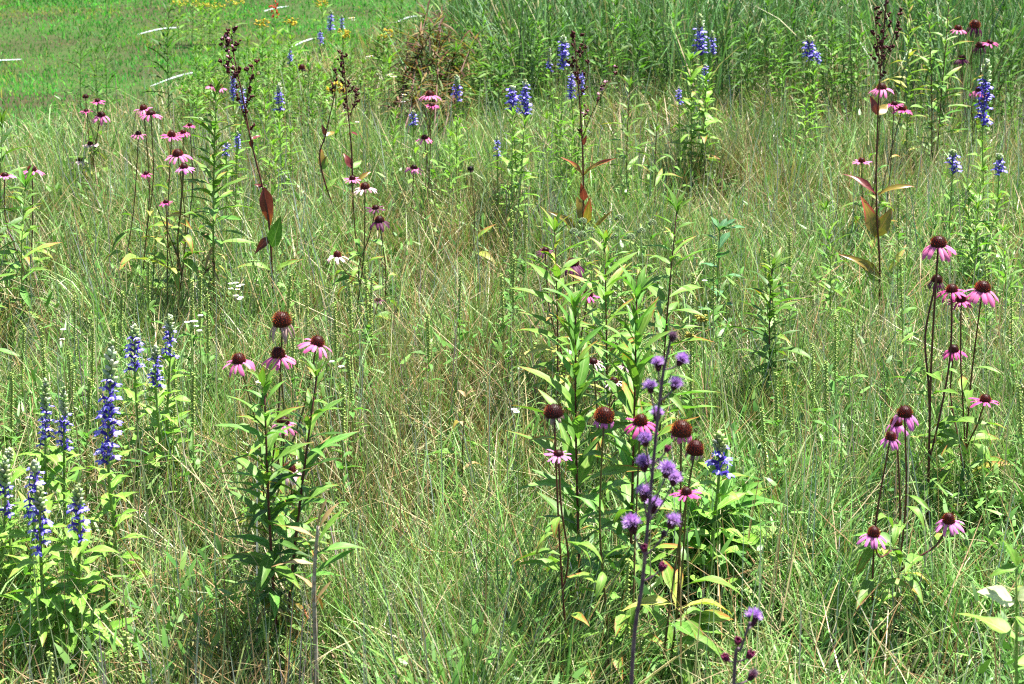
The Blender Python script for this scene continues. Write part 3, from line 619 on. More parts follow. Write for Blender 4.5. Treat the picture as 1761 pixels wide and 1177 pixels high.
def grow_lawn():
    X, Y = scatter(270000, 6.5, 22, .9, 1.0); ls = lawn_side(X, Y); k = ls > EDGE-.25; X, Y, ls = X[k], Y[k], ls[k]; N = len(X)
    cl = vnoise(X, Y, .25, 51); big = vnoise(X+5, Y, 1.1, 52)
    H = rng.uniform(.02, .055, N)*(.8+.45*cl)*(.8+.5*(rng.random(N) < .04)*2)*np.where(ls < 0, 1.3, 1); W = rng.uniform(.004, .009, N)*(Y/11); az = rng.uniform(0, 6.283, N); lean = np.abs(rng.normal(.2, .4, N)); bend = np.abs(rng.normal(.6, .5, N))
    c = pal(N, [(.03, .17, .03), (.05, .23, .03), (.08, .26, .035), (.22, .18, .06), (.018, .09, .02)], [.3, .27, .18, .05, .2], .4)
    ye = rng.random(N) < np.clip((big-.45)*1.3, 0, .5); c[ye] = pal(int(ye.sum()), [(.16, .21, .04), (.22, .20, .06)], [2, 1])
    c = (c*(.95+1.0*vnoise(X+2, Y+4, .5, 53)[:, None])).astype(np.float32)
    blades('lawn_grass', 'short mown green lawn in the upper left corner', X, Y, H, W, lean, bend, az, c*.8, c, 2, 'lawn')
def grow_weeds():
    # low leafy weeds: small leaflets on short sprays among the grass
    X, Y = scatter(17000, 1.9, 11, 1.3); k = (vnoise(X, Y, .22, 61) > .60) & (lawn_side(X, Y) < EDGE); X, Y = X[k], Y[k]; N = len(X)
    rep = 3; X = np.repeat(X, rep)+rng.normal(0, .022, N*rep); Y = np.repeat(Y, rep)+rng.normal(0, .022, N*rep); N = len(X)
    H = rng.uniform(.02, .06, N); W = rng.uniform(.006, .016, N); az = rng.uniform(0, 6.283, N); lean = rng.uniform(.3, 1.4, N); bend = rng.uniform(.1, 1, N)
    c = pal(N, [(.09, .21, .04), (.14, .28, .06), (.06, .15, .03)], [.4, .35, .25])
    o = blades('low_weeds', 'low leafy green weeds growing between the grass tufts', X, Y, H, W, lean, bend, az, c, c, 3, z0=gzn(X, Y)+rng.uniform(.02, .24, N)); o['category'] = 'weeds'
for f in (grow_bluestem, grow_lush, grow_thatch, grow_stalks, grow_thicket, grow_lawn, grow_weeds): f()

# ---------------------------------------------------------------- ropes on the lawn
def rope(label, pix):
    P = [Vector((p.x, p.y, gz(p.x, p.y))) for p in (ground(u, Y) for u, Y in pix)]; th = P[0]; mb = MB(); pts = []
    for i in range(len(P)-1):
        k = max(2, int((P[i+1]-P[i]).length/.12))
        for j in range(k):
            q = P[i].lerp(P[i+1], j/k); q.z = gz(q.x, q.y)-.012+.014*math.sin(q.y*2.3+q.x*2)+.008*math.sin(q.y*6.3); q.x += .015*math.sin(q.y*1.3); pts.append(q-th)
    mb.tube(pts, .007, .007, (1, 1, 1), 6); o = mb.build('boundary_rope', M['rope']); o.location = th
    tag(o, label, 'rope', 'white ropes around the flower bed')
rope('white rope at the edge of the flower bed, nearer of the two', [(-60, 9.0), (20, 9.5), (100, 10.0), (300, 11.2), (480, 12.6), (620, 14.2), (820, 17.0)])
rope('white rope crossing the mown lawn, farther of the two', [(-150, 11.4), (0, 12.3), (170, 13.3), (355, 14.9), (440, 15.8), (560, 17.4)])

# ---------------------------------------------------------------- coneflowers
coneflower('coneflower clump with a tall withered orange cone above pink flowers, left of centre', 455, 3.35, [
    (484, 548, 37, 'orange', 'curl', 'dry'), (410, 615, 28, 'red', 'mid', 'pink', 0, -.1), (478, 606, 28, 'red', 'droop', 'pink'), (547, 585, 27, 'red', 'mid', 'pink', .05, .28),
    (487, 722, 25, 'dark', 'droop', 'pink', -.22), (498, 803, 26, 'red', 'hang', 'pale', -.25)], nleaf=4, L0=.11)
coneflower('coneflower with bare dark cone and a small flat pink flower below it', 992, 2.78, [
    (952, 704, 38, 'dark', 'stub', 'dry'), (961, 777, 20, 'dark', 'flat', 'mauve', -.06, .05)], nleaf=5, L0=.10, stem='redstem')
coneflower('coneflower with bare orange cone and hot pink flower left of the purple stem', 1046, 2.80, [
    (1040, 712, 39, 'orange', 'stub', 'mauve'), (1102, 721, 28, 'orange', 'mid', 'hot', .1)], nleaf=5, L0=.10)
coneflower('coneflower with two large fading cones right of the tall purple stem', 1150, 2.80, [
    (1172, 736, 41, 'orange', 'stub', 'pink'), (1196, 769, 35, 'red', 'stub', 'dry', .06), (1180, 843, 22, 'dark', 'flat', 'hot', -.05)], nleaf=4, L0=.12, tmax=.45)
coneflower('pale pink coneflowers half hidden among the leafy stems at centre', 1040, 3.62, [
    (1020, 619, 18, 'dark', 'spread', 'pale'), (1077, 623, 17, 'dark', 'spread', 'pale'), (1056, 653, 17, 'dark', 'spread', 'pale', -.1)], nleaf=3, L0=.09)
coneflower('dark purple shaded coneflowers among leaves just above the centre', 965, 4.30, [
    (985, 449, 24, 'dark', 'droop', 'dark'), (938, 429, 15, 'dark', 'mid', 'dark'), (1012, 503, 20, 'dark', 'mid', 'hot')], nleaf=3, L0=.10, stem='redstem')  # their shade is put into the dark petal colour
coneflower('coneflower with pink drooping petals in the lower right, tallest bloom doubled', 1535, 3.02, [
    (1556, 706, 30, 'red', 'hang', 'mauve'), (1541, 724, 24, 'red', 'hang', 'mauve', .06), (1532, 749, 22, 'red', 'hang', 'mauve', -.04), (1503, 914, 25, 'red', 'droop', 'mauve', -.16), (1632, 891, 25, 'red', 'droop', 'mauve', 0, -.1)], nleaf=3, L0=.10, stem='redstem', nbase=0)
coneflower('tall coneflower on a dark maroon stem at right with a drooping pink flower', 1597, 3.60, [
    (1614, 414, 31, 'red', 'droop', 'pink'), (1612, 478, 22, 'dark', 'curl', 'dark', .05), (1637, 495, 23, 'red', 'mid', 'hot', .05)], nleaf=3, L0=.11, stem='redstem', r=.0034)
coneflower('coneflower with pink blooms on forking stems, nearest the right edge', 1642, 3.65, [
    (1691, 491, 30, 'red', 'droop', 'pink'), (1653, 512, 20, 'red', 'mid', 'hot'), (1640, 598, 21, 'dark', 'droop', 'hot', .1), (1695, 684, 22, 'red', 'flat', 'hot', -.1)], nleaf=4, L0=.11, stem='redstem')
coneflower('coneflowers beside the tall maroon beardtongue in the upper right', 1500, 6.0, [
    (1516, 148, 19, 'red', 'mid', 'pink'), (1552, 185, 16, 'red', 'flat', 'hot', .1, .2), (1538, 177, 13, 'dark', 'flat', 'hot', .1), (1482, 275, 14, 'red', 'flat', 'pink')], nleaf=3, L0=.10)
coneflower('mostly faded dark coneflowers in the upper right corner', 1662, 8.0, [
    (1677, 41, 21, 'orange', 'curl', 'dark'), (1648, 47, 15, 'red', 'mid', 'pink'), (1686, 76, 18, 'dark', 'curl', 'dark'), (1703, 71, 13, 'dark', 'flat', 'hot'), (1655, 98, 14, 'dark', 'droop', 'dark'), (1684, 153, 15, 'red', 'droop', 'pink')], nleaf=3, L0=.12, stem='redstem')
coneflower('group of small coneflowers at upper left, with three bare or tiny blooms on top', 165, 7.0, [
    (147, 165, 12, 'dark', None, 'pink'), (167, 172, 11, 'dark', 'flat', 'hot'), (148, 189, 10, 'dark', 'flat', 'hot'), (174, 195, 16, 'dark', 'droop', 'pink'), (155, 246, 12, 'dark', 'flat', 'pale'), (137, 273, 14, 'dark', 'mid', 'pale'), (197, 339, 15, 'red', 'droop', 'pale')], nleaf=3, L0=.10)
coneflower('coneflower with a pair of overlapping pink flowers at upper left', 242, 5.2, [
    (246, 184, 15, 'red', 'mid', 'pink', .08), (259, 192, 18, 'dark', 'mid', 'pink'), (238, 228, 12, 'dark', 'mid', 'pink', .05)], nleaf=4, L0=.11)
coneflower('coneflower clump beside the dense green leafy stem at upper left', 303, 5.0, [
    (305, 262, 21, 'red', 'mid', 'pink'), (316, 285, 16, 'dark', 'mid', 'mauve', -.1), (295, 230, 16, 'red', 'flat', 'hot', .1), (315, 226, 11, 'red', 'mid', 'hot', .15), (326, 214, 9, 'red', 'flat', 'hot', .2), (251, 297, 10, 'dark', 'mid', 'hot', .1), (285, 346, 11, 'dark', 'flat', 'hot', -.1)], nleaf=4, L0=.11)
coneflower('two pink coneflowers at the far left edge', 40, 5.3, [(55, 289, 18, 'dark', 'mid', 'pink'), (8, 299, 15, 'dark', 'flat', 'mauve')], nleaf=4, L0=.11, stem='redstem')
coneflower('coneflower clump with a wide pale pink flower above two dark ones', 628, 4.9, [
    (627, 319, 19, 'red', 'mid', 'pale'), (606, 305, 13, 'dark', 'flat', 'pink', .08), (652, 376, 19, 'dark', 'droop', 'dark'), (646, 355, 14, 'dark', 'flat', 'dark', .05), (580, 437, 16, 'red', 'mid', 'pale', -.15), (650, 515, 10, 'dark', 'flat', 'dark', -.15)], nleaf=4, L0=.10)  # dark blooms: shade on them is painted as petal colour
coneflower('coneflowers stacked up dark stems at upper centre, left of the blue spikes', 738, 6.3, [
    (739, 160, 17, 'red', 'mid', 'pink'), (742, 179, 12, 'dark', 'flat', 'hot', .05), (730, 235, 14, 'dark', 'mid', 'pink'), (712, 286, 14, 'dark', 'mid', 'pink', -.05)], nleaf=3, L0=.10)
coneflower('single faded coneflower on a thin stem near the back', 518, 8.6, [(519, 115, 13, 'red', 'stub', 'dark')], nleaf=3, L0=.10)
coneflower('pair of small coneflowers peeking over the dense green leafy stem', 372, 7.4, [(364, 146, 10, 'dark', 'mid', 'pink'), (378, 149, 11, 'orange', 'mid', 'pink')], nleaf=3, L0=.09)
coneflower('blackened bare seedhead on a stiff brown stalk at upper centre', 809, 5.9, [(809, 289, 12, 'black', 'stub', 'dark')], nleaf=3, L0=.12, tmax=.4, leaf='lime')

# ---------------------------------------------------------------- lobelias
lobelia('tallest blue lobelia spike in the left foreground with white-throated flowers', 186, 3.10, [(192, 590, 800, 54, .28, 0, 186)], nleaf=20, L0=.11, r=.0045)
lobelia('dense short blue lobelia spike at left, highest of the group', 232, 3.70, [(232, 563, 642, 40, .22)], nleaf=18, L0=.10)
lobelia('thin blue lobelia spike next to the highest one at left', 292, 3.75, [(292, 545, 622, 34, .3), (268, 598, 668, 34, .25, -.1)], nleaf=16, L0=.10)
lobelia('slim half-open blue lobelia spike near the left edge', 75, 3.3, [(78, 655, 768, 36, .4)], nleaf=16, L0=.10)
lobelia('sparse blue lobelia spike just right of the slim one at left', 112, 3.32, [(110, 668, 775, 34, .38)], nleaf=16, L0=.10)
lobelia('broad blue lobelia spike behind the front one at lower left', 62, 3.0, [(60, 798, 885, 50, .15)], nleaf=16, L0=.11)
lobelia('front blue lobelia spike at lower left with serrated bright leaves', 82, 2.80, [(68, 838, 958, 46, .3, 0, 70)], nleaf=26, L0=.125, r=.005)
lobelia('blue lobelia spike at lower left, right of the front one', 142, 2.84, [(134, 838, 938, 46, .28, 0, 137)], nleaf=24, L0=.12, r=.005)
lobelia('blue lobelia cut off by the left edge', 2, 3.0, [(8, 790, 895, 44, .4), (16, 775, 800, 30, .8, .1)], nleaf=16, L0=.11)
lobelia('blue lobelia with few open flowers beside the large fading cones', 1228, 3.15, [(1237, 750, 818, 52, .36)], nleaf=14, L0=.11, r=.0045)
FAR = 'blue lobelia spikes toward the back'
for lab, ub, Y, sp, nl in [
    ('deep blue pair of dense lobelia spikes at upper centre', 886, 6.5, [(881, 152, 198, 27, .1), (903, 140, 200, 23, .15)], 16),
    ('tall blue lobelia spike behind the thin maroon beardtongue', 968, 7.5, [(969, 64, 118, 22, .2), (945, 82, 125, 12, .6)], 14),
    ('two blue lobelia spikes under the tall one behind the thin beardtongue', 990, 7.0, [(983, 126, 172, 16, .1), (1000, 124, 165, 13, .1)], 14),
    ('loose blue lobelia above bright leaves at upper right of centre', 1200, 8.0, [(1204, 28, 98, 26, .35), (1225, 55, 95, 14, .3)], 16),
    ('small blue lobelia spike just below the loose one', 1212, 7.3, [(1213, 113, 145, 14, .1)], 16),
    ('little pale blue lobelia spike left of the bright leafy stem', 1168, 7.0, [(1168, 152, 182, 13, .1)], 6),
    ('short blue lobelia in front of the dark thicket at right', 1394, 8.0, [(1392, 66, 108, 26, .2), (1405, 90, 112, 14, .1)], 12),
    ('long light blue lobelia spike near the right edge', 1695, 6.5, [(1698, 106, 218, 30, .3, 0, 1690)], 14),
    ('light blue lobelia left of the bright leafy clump at right', 1638, 6.0, [(1638, 262, 302, 27, .15)], 8),
    ('light blue lobelia right of the bright leafy clump at right', 1718, 6.0, [(1718, 268, 306, 25, .2)], 8),
    ('blue lobelia with pale bud tip right of the tallest pink coneflower stack', 786, 7.0, [(786, 132, 176, 19, .35)], 14),
    ('small blue lobelia left of the coneflower stack', 711, 6.8, [(711, 193, 224, 16, .1)], 8),
    ('pale blue lobelia above a lime leafy clump at upper left', 484, 7.2, [(480, 145, 192, 18, .3)], 18),
    ('thin blue lobelia pair crossing behind the maroon beardtongue', 410, 7.0, [(401, 124, 172, 13, .1), (417, 150, 192, 13, .1)], 12),
    ('far blue lobelia spike in the back bed', 569, 11.5, [(569, 20, 54, 15, .15)], 10),
    ('smaller far blue lobelia spike left of the back one', 550, 11.0, [(551, 52, 78, 11, .15)], 10),
    ('thin far blue lobelia right of the back one', 589, 11.5, [(588, 28, 52, 10, .15)], 10),
    ('tiny pale blue lobelia left of the lime leafy clump at upper centre', 855, 6.4, [(855, 236, 272, 13, .2)], 6),
    ('low blue lobelia between the beardtongue and the leafy stem', 389, 6.1, [(389, 246, 276, 15, .1), (408, 228, 256, 12, .1)], 12),
    ('far small blue lobelia among the leafy plants at upper left', 499, 8.9, [(499, 85, 112, 10, .1)], 8)]:
    lobelia(lab, ub, Y, sp, FAR, nleaf=nl, L0=.085, near=False)

# ---------------------------------------------------------------- beardtongues
beardtongue('tall leaning maroon beardtongue with dark seed clusters at upper left', 474, 5.2, [
    ([(468, 470), (463, 390), (452, 325), (432, 245), (418, 170), (404, 105), (398, 62)], [
        ([(404, 105), (399, 78), (399, 58)], 9, .05, .9, .22), ([(412, 140), (396, 128), (384, 112)], 5, .04, .9, .1), ([(422, 190), (430, 140), (438, 112)], 6, .035, .8, 0), ([(412, 140), (392, 90), (388, 75)], 5, .04, .8, .3), ([(432, 240), (410, 170), (395, 130)], 6, .04, .7, 0)])], [
    (453, 322, 437, 316, 'maroon', 'clasp', 1.3, .6), (455, 322, 466, 390, 'maroon', 'clasp', 1.0, .7), (466, 425, 482, 372, 'dark', 'clasp', 1.2, .7), (466, 405, 434, 438, 'maroon', 'clasp', .9, .7), (434, 240, 448, 230, 'maroon', 'clasp', 1.3, .5), (434, 240, 432, 256, 'maroon', 'clasp', 1.4, .6), (470, 470, 520, 440, 'lime', 'long', 1, .4), (470, 470, 405, 445, 'lime', 'long', 1, .3), (472, 490, 505, 500, 'lime', 'clasp', 1, .5)])
beardtongue('pair of maroon beardtongue stems with rusty seed heads left of centre', 606, 6.3, [
    ([(606, 300), (603, 240), (598, 190), (591, 105)], [([(600, 205), (594, 150), (590, 98)], 14, .06, .7, 0), ([(602, 200), (610, 175), (612, 160)], 5, .04, .9, 0)]),
    ([(552, 290), (560, 232), (574, 170), (578, 140)], [([(574, 170), (578, 145), (577, 125)], 5, .03, .7, 0)])], [
    (607, 290, 590, 262, 'maroon', 'clasp', 1.1, .9), (607, 290, 622, 272, 'lime', 'clasp', 1.2, .8), (604, 228, 616, 232, 'maroon', 'clasp', 1.2, .6), (603, 228, 597, 240, 'maroon', 'clasp', 1.2, .6), (560, 234, 553, 214, 'maroon', 'clasp', 1.1, .9), (560, 234, 576, 226, 'olive', 'clasp', 1.1, .6), (554, 290, 552, 255, 'olive', 'clasp', 1, .9), (554, 292, 562, 268, 'lime', 'clasp', 1.4, .9), (606, 318, 638, 290, 'olive', 'long', 1, .7), (606, 322, 585, 300, 'lime', 'clasp', 1, .7), (554, 330, 580, 305, 'lime', 'clasp', 1, .7)])
beardtongue('forked thin red beardtongue with an upright leaf pair at upper centre', 1004, 5.7, [
    ([(1003, 400), (1003, 300), (1000, 220), (994, 140), (988, 70)], [([(996, 160), (991, 110), (988, 64)], 11, .06, .8, 0), ([(1001, 240), (1016, 200), (1040, 155), (1062, 122)], 8, .045, .7, .15), ([(997, 170), (1012, 120), (1002, 66)], 5, .04, .7, 0)])], [
    (1003, 304, 968, 268, 'olive', 'long', .75, .5), (1003, 304, 1056, 266, 'olive', 'long', .7, .5), (1002, 250, 1009, 232, 'maroon', 'clasp', 1.0, .8), (1004, 346, 999, 316, 'maroon', 'clasp', 1.0, .9), (1006, 384, 992, 338, 'olive', 'clasp', 1.3, .9), (1008, 385, 1014, 340, 'olive', 'clasp', .9, .9), (990, 396, 950, 360, 'olive', 'long', .9, .8), (1020, 396, 1052, 360, 'olive', 'long', .7, .7)])
beardtongue('tall maroon beardtongue with glossy bronze leaf pairs at upper right', 1513, 5.4, [
    ([(1513, 460), (1508, 370), (1507, 290), (1510, 200), (1515, 110), (1524, 0)], [([(1515, 110), (1520, 60), (1526, -10)], 9, .06, .7, 0), ([(1514, 120), (1508, 70), (1504, 20)], 7, .05, .8, 0), ([(1516, 110), (1534, 70), (1546, 25)], 7, .05, .8, 0), ([(1513, 140), (1524, 110), (1534, 85)], 5, .04, .8, 0)])], [
    (1508, 198, 1496, 164, 'maroon', 'clasp', 1.1, .95), (1506, 198, 1528, 178, 'olive', 'clasp', 1.3, .8), (1508, 336, 1450, 294, 'maroon', 'long', .85, .45), (1509, 336, 1572, 308, 'olive', 'long', .9, .45), (1504, 408, 1482, 336, 'olive', 'clasp', .95, 1), (1507, 410, 1530, 358, 'olive', 'clasp', 1.35, 1), (1514, 480, 1452, 430, 'olive', 'long', .8, .7), (1528, 465, 1562, 415, 'yellow', 'long', .8, .9), (1510, 482, 1484, 455, 'lime', 'clasp', 1.1, .8)])

# ---------------------------------------------------------------- blazing stars
blazing_star('tall blazing star with pale purple button flowers in the right centre foreground', [(1078, 1400), (1086, 1170), (1105, 1000), (1116, 880), (1127, 760), (1138, 660), (1150, 600), (1156, 570)], 2.02, [
    (1157, 577, 24, 'dark', 577), (1132, 622, 25, 'puff', 672), (1174, 616, 25, 'puff', 640), (1118, 661, 24, 'puff', 720), (1163, 657, 25, 'puff', 690), (1130, 709, 25, 'puff', 730), (1109, 752, 27, 'puff', 820),
    (1107, 793, 29, 'puff', 850), (1148, 804, 31, 'puff', 880), (1161, 820, 27, 'puff', 890), (1107, 843, 30, 'puff', 905), (1125, 863, 30, 'puff', 900), (1086, 897, 34, 'open', 960), (1158, 893, 30, 'puff', 960),
    (1108, 942, 13, 'bud', 980), (1140, 974, 15, 'bud', 1010), (1148, 771, 12, 'bud', 800), (1142, 916, 16, 'dark', 960)])
blazing_star('short blazing star with one open flower and magenta buds at the bottom edge', [(1250, 1450), (1262, 1177), (1275, 1115), (1290, 1070)], 2.0, [
    (1297, 1058, 30, 'puff', 1080), (1269, 1102, 14, 'bud', 1125), (1247, 1130, 14, 'bud', 1155), (1291, 1125, 15, 'bud', 1145), (1296, 1158, 22, 'dark', 1190)])

# ---------------------------------------------------------------- leafy forbs
MX = ['mid', 'mid', 'lime', 'dark']
forb('leafy_forb', 'dark-stemmed leafy goldenrod in front of the left coneflower clump', 'goldenrod', 484, 2.86, (455, 668), 'lance', ['mid', 'mid', 'lime', 'fresh', 'dark'], 'redstem', .10, 88, .004, el0=5, el1=45, more=[(545, 648, .12)], fade=(.35, ['yellow', 'tan', 'olive'], .3))
forb('leafy_forb', 'tall goldenrod with long bright leaves rising left of the purple blazing star', 'goldenrod', 1003, 3.0, (990, 530), 'lance', ['fresh', 'fresh', 'lime', 'mid'], 'redstem', .112, 66, .0036, el0=22, el1=66, fade=(.3, ['yellow'], .3))
forb('leafy_forb', 'tall goldenrod with long bright leaves just behind the purple blazing star', 'goldenrod', 1080, 3.05, (1095, 515), 'lance', ['fresh', 'fresh', 'lime', 'mid'], 'redstem', .112, 66, .0036, el0=22, el1=66, fade=(.3, ['yellow'], .3))
forb('leafy_forb', 'slender leafy goldenrod with drooping leaves right of centre', 'goldenrod', 1130, 3.75, (1164, 365), 'lance', ['mid', 'fresh', 'lime', 'mid'], 'redstem', .12, 54, .0032, el0=0, el1=40)
forb('leafy_forb', 'upright pale green goldenrod in the leafy cluster above the centre', 'goldenrod', 1045, 4.0, (1040, 418), 'lance', ['lime', 'lime', 'fresh'], 'redstem', .11, 52, .003, el0=10, el1=50)
forb('leafy_forb', 'leafy stem beside the dark purple coneflowers', 'goldenrod', 958, 4.15, (954, 400), 'lance', ['lime', 'mid', 'lime', 'yellow'], 'redstem', .11, 46, .003, el0=0, el1=45)
forb('leafy_forb', 'lone leafy stem standing in the grass right of centre', 'goldenrod', 1338, 4.3, (1328, 462), 'lance', ['mid', 'dark', 'mid', 'lime'], 'redstem', .11, 56, .003, el0=5, el1=45)
forb('leafy_forb', 'dense broad-leaved stem with withered brown lower leaves at upper left', 'goldenrod', 370, 5.2, (372, 158), 'lance', ['mid', 'fresh', 'lime', 'mid'], 'greenstem', .11, 92, .0045, el0=0, el1=48, fade=(.42, ['brown', 'tan', 'yellow', 'brown'], .75))
forb('leafy_forb', 'yellow-green leafy plant at the left edge, upper half', 'goldenrod', 48, 4.9, (44, 322), 'lance', ['fresh', 'mid', 'lime'], 'greenstem', .11, 34, .003, el0=-10, el1=40)
forb('leafy_forb', 'dark leafy plant cut by the left edge', 'goldenrod', 0, 5.4, (4, 214), 'lance', ['mid', 'dark', 'mid', 'fresh'], 'greenstem', .12, 40, .0035, el0=-5, el1=35)
forb('leafy_forb', 'pale yellowing leaves reaching in from the left edge', 'goldenrod', -30, 4.2, (-22, 420), 'lance', ['lime', 'fresh'], 'greenstem', .10, 22, .003, el0=-5, el1=25)
forb('leafy_forb', 'large light green leafy plant below the small blue flowers at right of centre', 'leafy plant', 1222, 3.30, (1238, 880), 'wide', ['fresh', 'lobelia', 'fresh'], 'greenstem', .165, 36, .005, el0=12, el1=45, t0=.25)
forb('leafy_forb', 'blue-green milkweed-like rosette standing in the grass right of centre', 'milkweed', 1240, 5.0, (1238, 398), 'oval', 'blue', 'greenstem', .10, 13, .004, el0=20, el1=40, prof=lambda t: 1.0)
forb('leafy_forb', 'bright leafy clump between two light blue spikes at right', 'leafy plant', 1685, 5.6, (1690, 296), 'lance', ['lime', 'fresh'], 'greenstem', .085, 40, .003, el0=5, el1=45, more=[(1665, 330), (1715, 350)])
corner = forb('leafy_forb', 'stout pale stem with a whitish leaf in the lower right corner', 'leafy plant', 1740, 2.3, (1748, 975), 'clasp', ['lime', 'lobelia'], 'greenstem', .085, 7, .004, el0=0, el1=15, t0=.45, crown=2)
for (u0, v0, u1, v1) in ((1744, 1032, 1690, 1014), (1746, 1030, 1790, 1005)):
    A, B = at(u0, v0, 2.3), at(u1, v1, 2.28); X = (B-A).normalized(); Z = Vector((0, -.55, .8)); Z = (Z-X*Z.dot(X)).normalized(); L = (B-A).length
    mw = Matrix((X*L, Z.cross(X)*L*1.5, Z*L)).transposed().to_4x4(); mw.translation = A-corner.location; obj('leaf', leaf_mesh('clasp', 0, 'pale'), corner, mw)
forb('leafy_forb', 'upright leafy stem at upper centre with stepped horizontal leaves', 'goldenrod', 1083, 6.7, (1084, 150), 'lance', ['mid', 'lime', 'mid'], 'redstem', .10, 40, .003, el0=10, el1=30)
forb('leafy_forb', 'shorter leafy stem right of the stepped one at upper centre', 'goldenrod', 1130, 6.6, (1132, 190), 'lance', ['mid', 'lime', 'mid'], 'redstem', .10, 26, .003, el0=10, el1=35)
forb('leafy_forb', 'bright lime leafy plant under the deep blue pair of spikes', 'leafy plant', 882, 6.3, (882, 200), 'lance', ['lobelia', 'lime'], 'greenstem', .09, 38, .004, el0=5, el1=40, more=[(902, 215)])
forb('leafy_forb', 'bright lime broad-leaved stem under the loose blue spike', 'leafy plant', 1190, 7.2, (1188, 105), 'wide', ['lobelia', 'lime'], 'greenstem', .10, 42, .004, el0=10, el1=45, more=[(1215, 140)])
forb('leafy_forb', 'tall leafy stem left of the faded corner coneflowers', 'goldenrod', 1605, 7.4, (1632, 5), 'lance', ['fresh', 'mid', 'lime'], 'redstem', .11, 54, .004, el0=5, el1=45, more=[(1598, 40)])
forb('leafy_forb', 'pale yellow-green leafy stem right of the tall beardtongue', 'goldenrod', 1556, 7.6, (1562, 15), 'lance', ['lime', 'lime', 'yellow'], 'greenstem', .10, 50, .004, el0=5, el1=45)
forb('leafy_forb', 'dark narrow spire of leaves standing before the lawn', 'goldenrod', 297, 8.6, (290, 22), 'lance', ['dark', 'mid', 'dark'], 'greenstem', .12, 54, .004, el0=10, el1=55, sep=False)
for u, v, Y in ((140, 62, 8.8), (182, 72, 8.6), (165, 92, 8.9)):
    forb('feathery_plant', 'feathery fine-leaved plant against the lawn, '+{140: 'leftmost of three', 182: 'rightmost of three', 165: 'middle and shortest'}[u], 'feathery plant', u+2, Y, (u, v), 'narrow', ['dark', 'mid'], 'greenstem', .13, 60, .003, sep=False, group='feathery plants before the lawn', el0=10, el1=50)
# leafy mass of the back bed, left
for i, (u, v, Y) in enumerate([(345, 70, 9.3), (368, 52, 9.7), (398, 60, 9.9), (425, 72, 9.4), (452, 62, 9.8), (478, 78, 9.4), (352, 118, 8.6), (440, 120, 8.5), (470, 140, 8.2), (505, 125, 8.8), (530, 105, 9.4), (548, 120, 9.0), (330, 140, 8.4), (420, 100, 8.9), (500, 70, 10.2), (575, 110, 9.5), (605, 90, 10), (625, 110, 9.6), (650, 70, 10.4), (335, 88, 9.2), (358, 90, 9.0), (382, 80, 9.3), (410, 82, 9.3), (436, 92, 9.0), (462, 100, 9.0), (488, 100, 9.2), (515, 95, 9.5), (340, 165, 7.9), (425, 140, 8.2), (455, 165, 7.8), (495, 150, 8.3), (522, 145, 8.4), (560, 140, 8.5), (312, 112, 8.9), (535, 170, 7.9), (640, 130, 9.0), (660, 110, 9.4)]):
    forb('leafy_forb', 'leafy green plant in the back bed '+where(u, v), 'leafy plant', u+U(-5, 5), Y, (u, v), 'lance', [['mid', 'fresh'], ['mid', 'dark', 'mid'], ['lime', 'fresh', 'mid']][i % 3], 'greenstem', .085, 64, .003, sep=False, group='leafy plants at the back of the bed', el0=-5, el1=50)
for i, (u, v, Y) in enumerate([(662, 20, 10.5), (690, 8, 10.8), (800, 20, 9.8), (832, 12, 9.6), (858, 35, 9.5), (776, 40, 9.9), (815, 60, 9.2), (845, 75, 9.0), (905, 10, 9.6), (925, 45, 9.2), (945, 20, 9.4), (1010, 15, 9.3), (1060, 10, 9.4), (1130, 25, 9.2), (1395, 20, 9.0), (1430, 45, 8.8), (1455, 10, 9.0), (1360, 30, 9.2), (1320, 10, 9.4), (1740, 60, 8.2), (1725, 20, 8.6), (1590, -20, 9.0), (880, 60, 9.0), (1095, 40, 9.0), (1160, 5, 9.3), (1250, 20, 9.0), (1285, 50, 8.8), (1480, 35, 8.8), (965, 5, 9.6), (1035, 50, 9.0), (785, 90, 8.8), (860, 100, 8.6), (730, -5, 10.0), (1340, 60, 8.7)]):
    forb('leafy_forb', 'tall leafy plant in the thicket '+where(u, v), 'leafy plant', u+U(-6, 6), Y, (u, v), 'lance', [['mid', 'fresh'], ['mid', 'dark'], ['dark', 'mid']][i % 3], 'greenstem', .105, 64, .0035, sep=False, group='leafy plants in the back thicket', el0=-5, el1=50)
# low leafy rosettes and seedlings in the bed
for i, (u, v, Y) in enumerate([(440, 225, 7.2), (480, 205, 7.0), (500, 230, 7.0), (470, 250, 6.8), (1400, 130, 7.6), (1385, 160, 7.3), (960, 190, 6.9), (940, 205, 6.7), (985, 215, 6.8), (1000, 190, 7.0), (790, 215, 6.6), (775, 235, 6.4), (680, 200, 7.3), (1420, 360, 5.0), (1680, 360, 5.2), (1725, 400, 5.0)]):
    forb('leafy_forb', 'small lime leafy plant '+where(u, v), 'leafy plant', u, Y, (u, v), 'lance', ['lime', 'lobelia', 'fresh'], 'greenstem', .07, 36, .0025, sep=False, group='small leafy plants between the flowers', el0=0, el1=50)

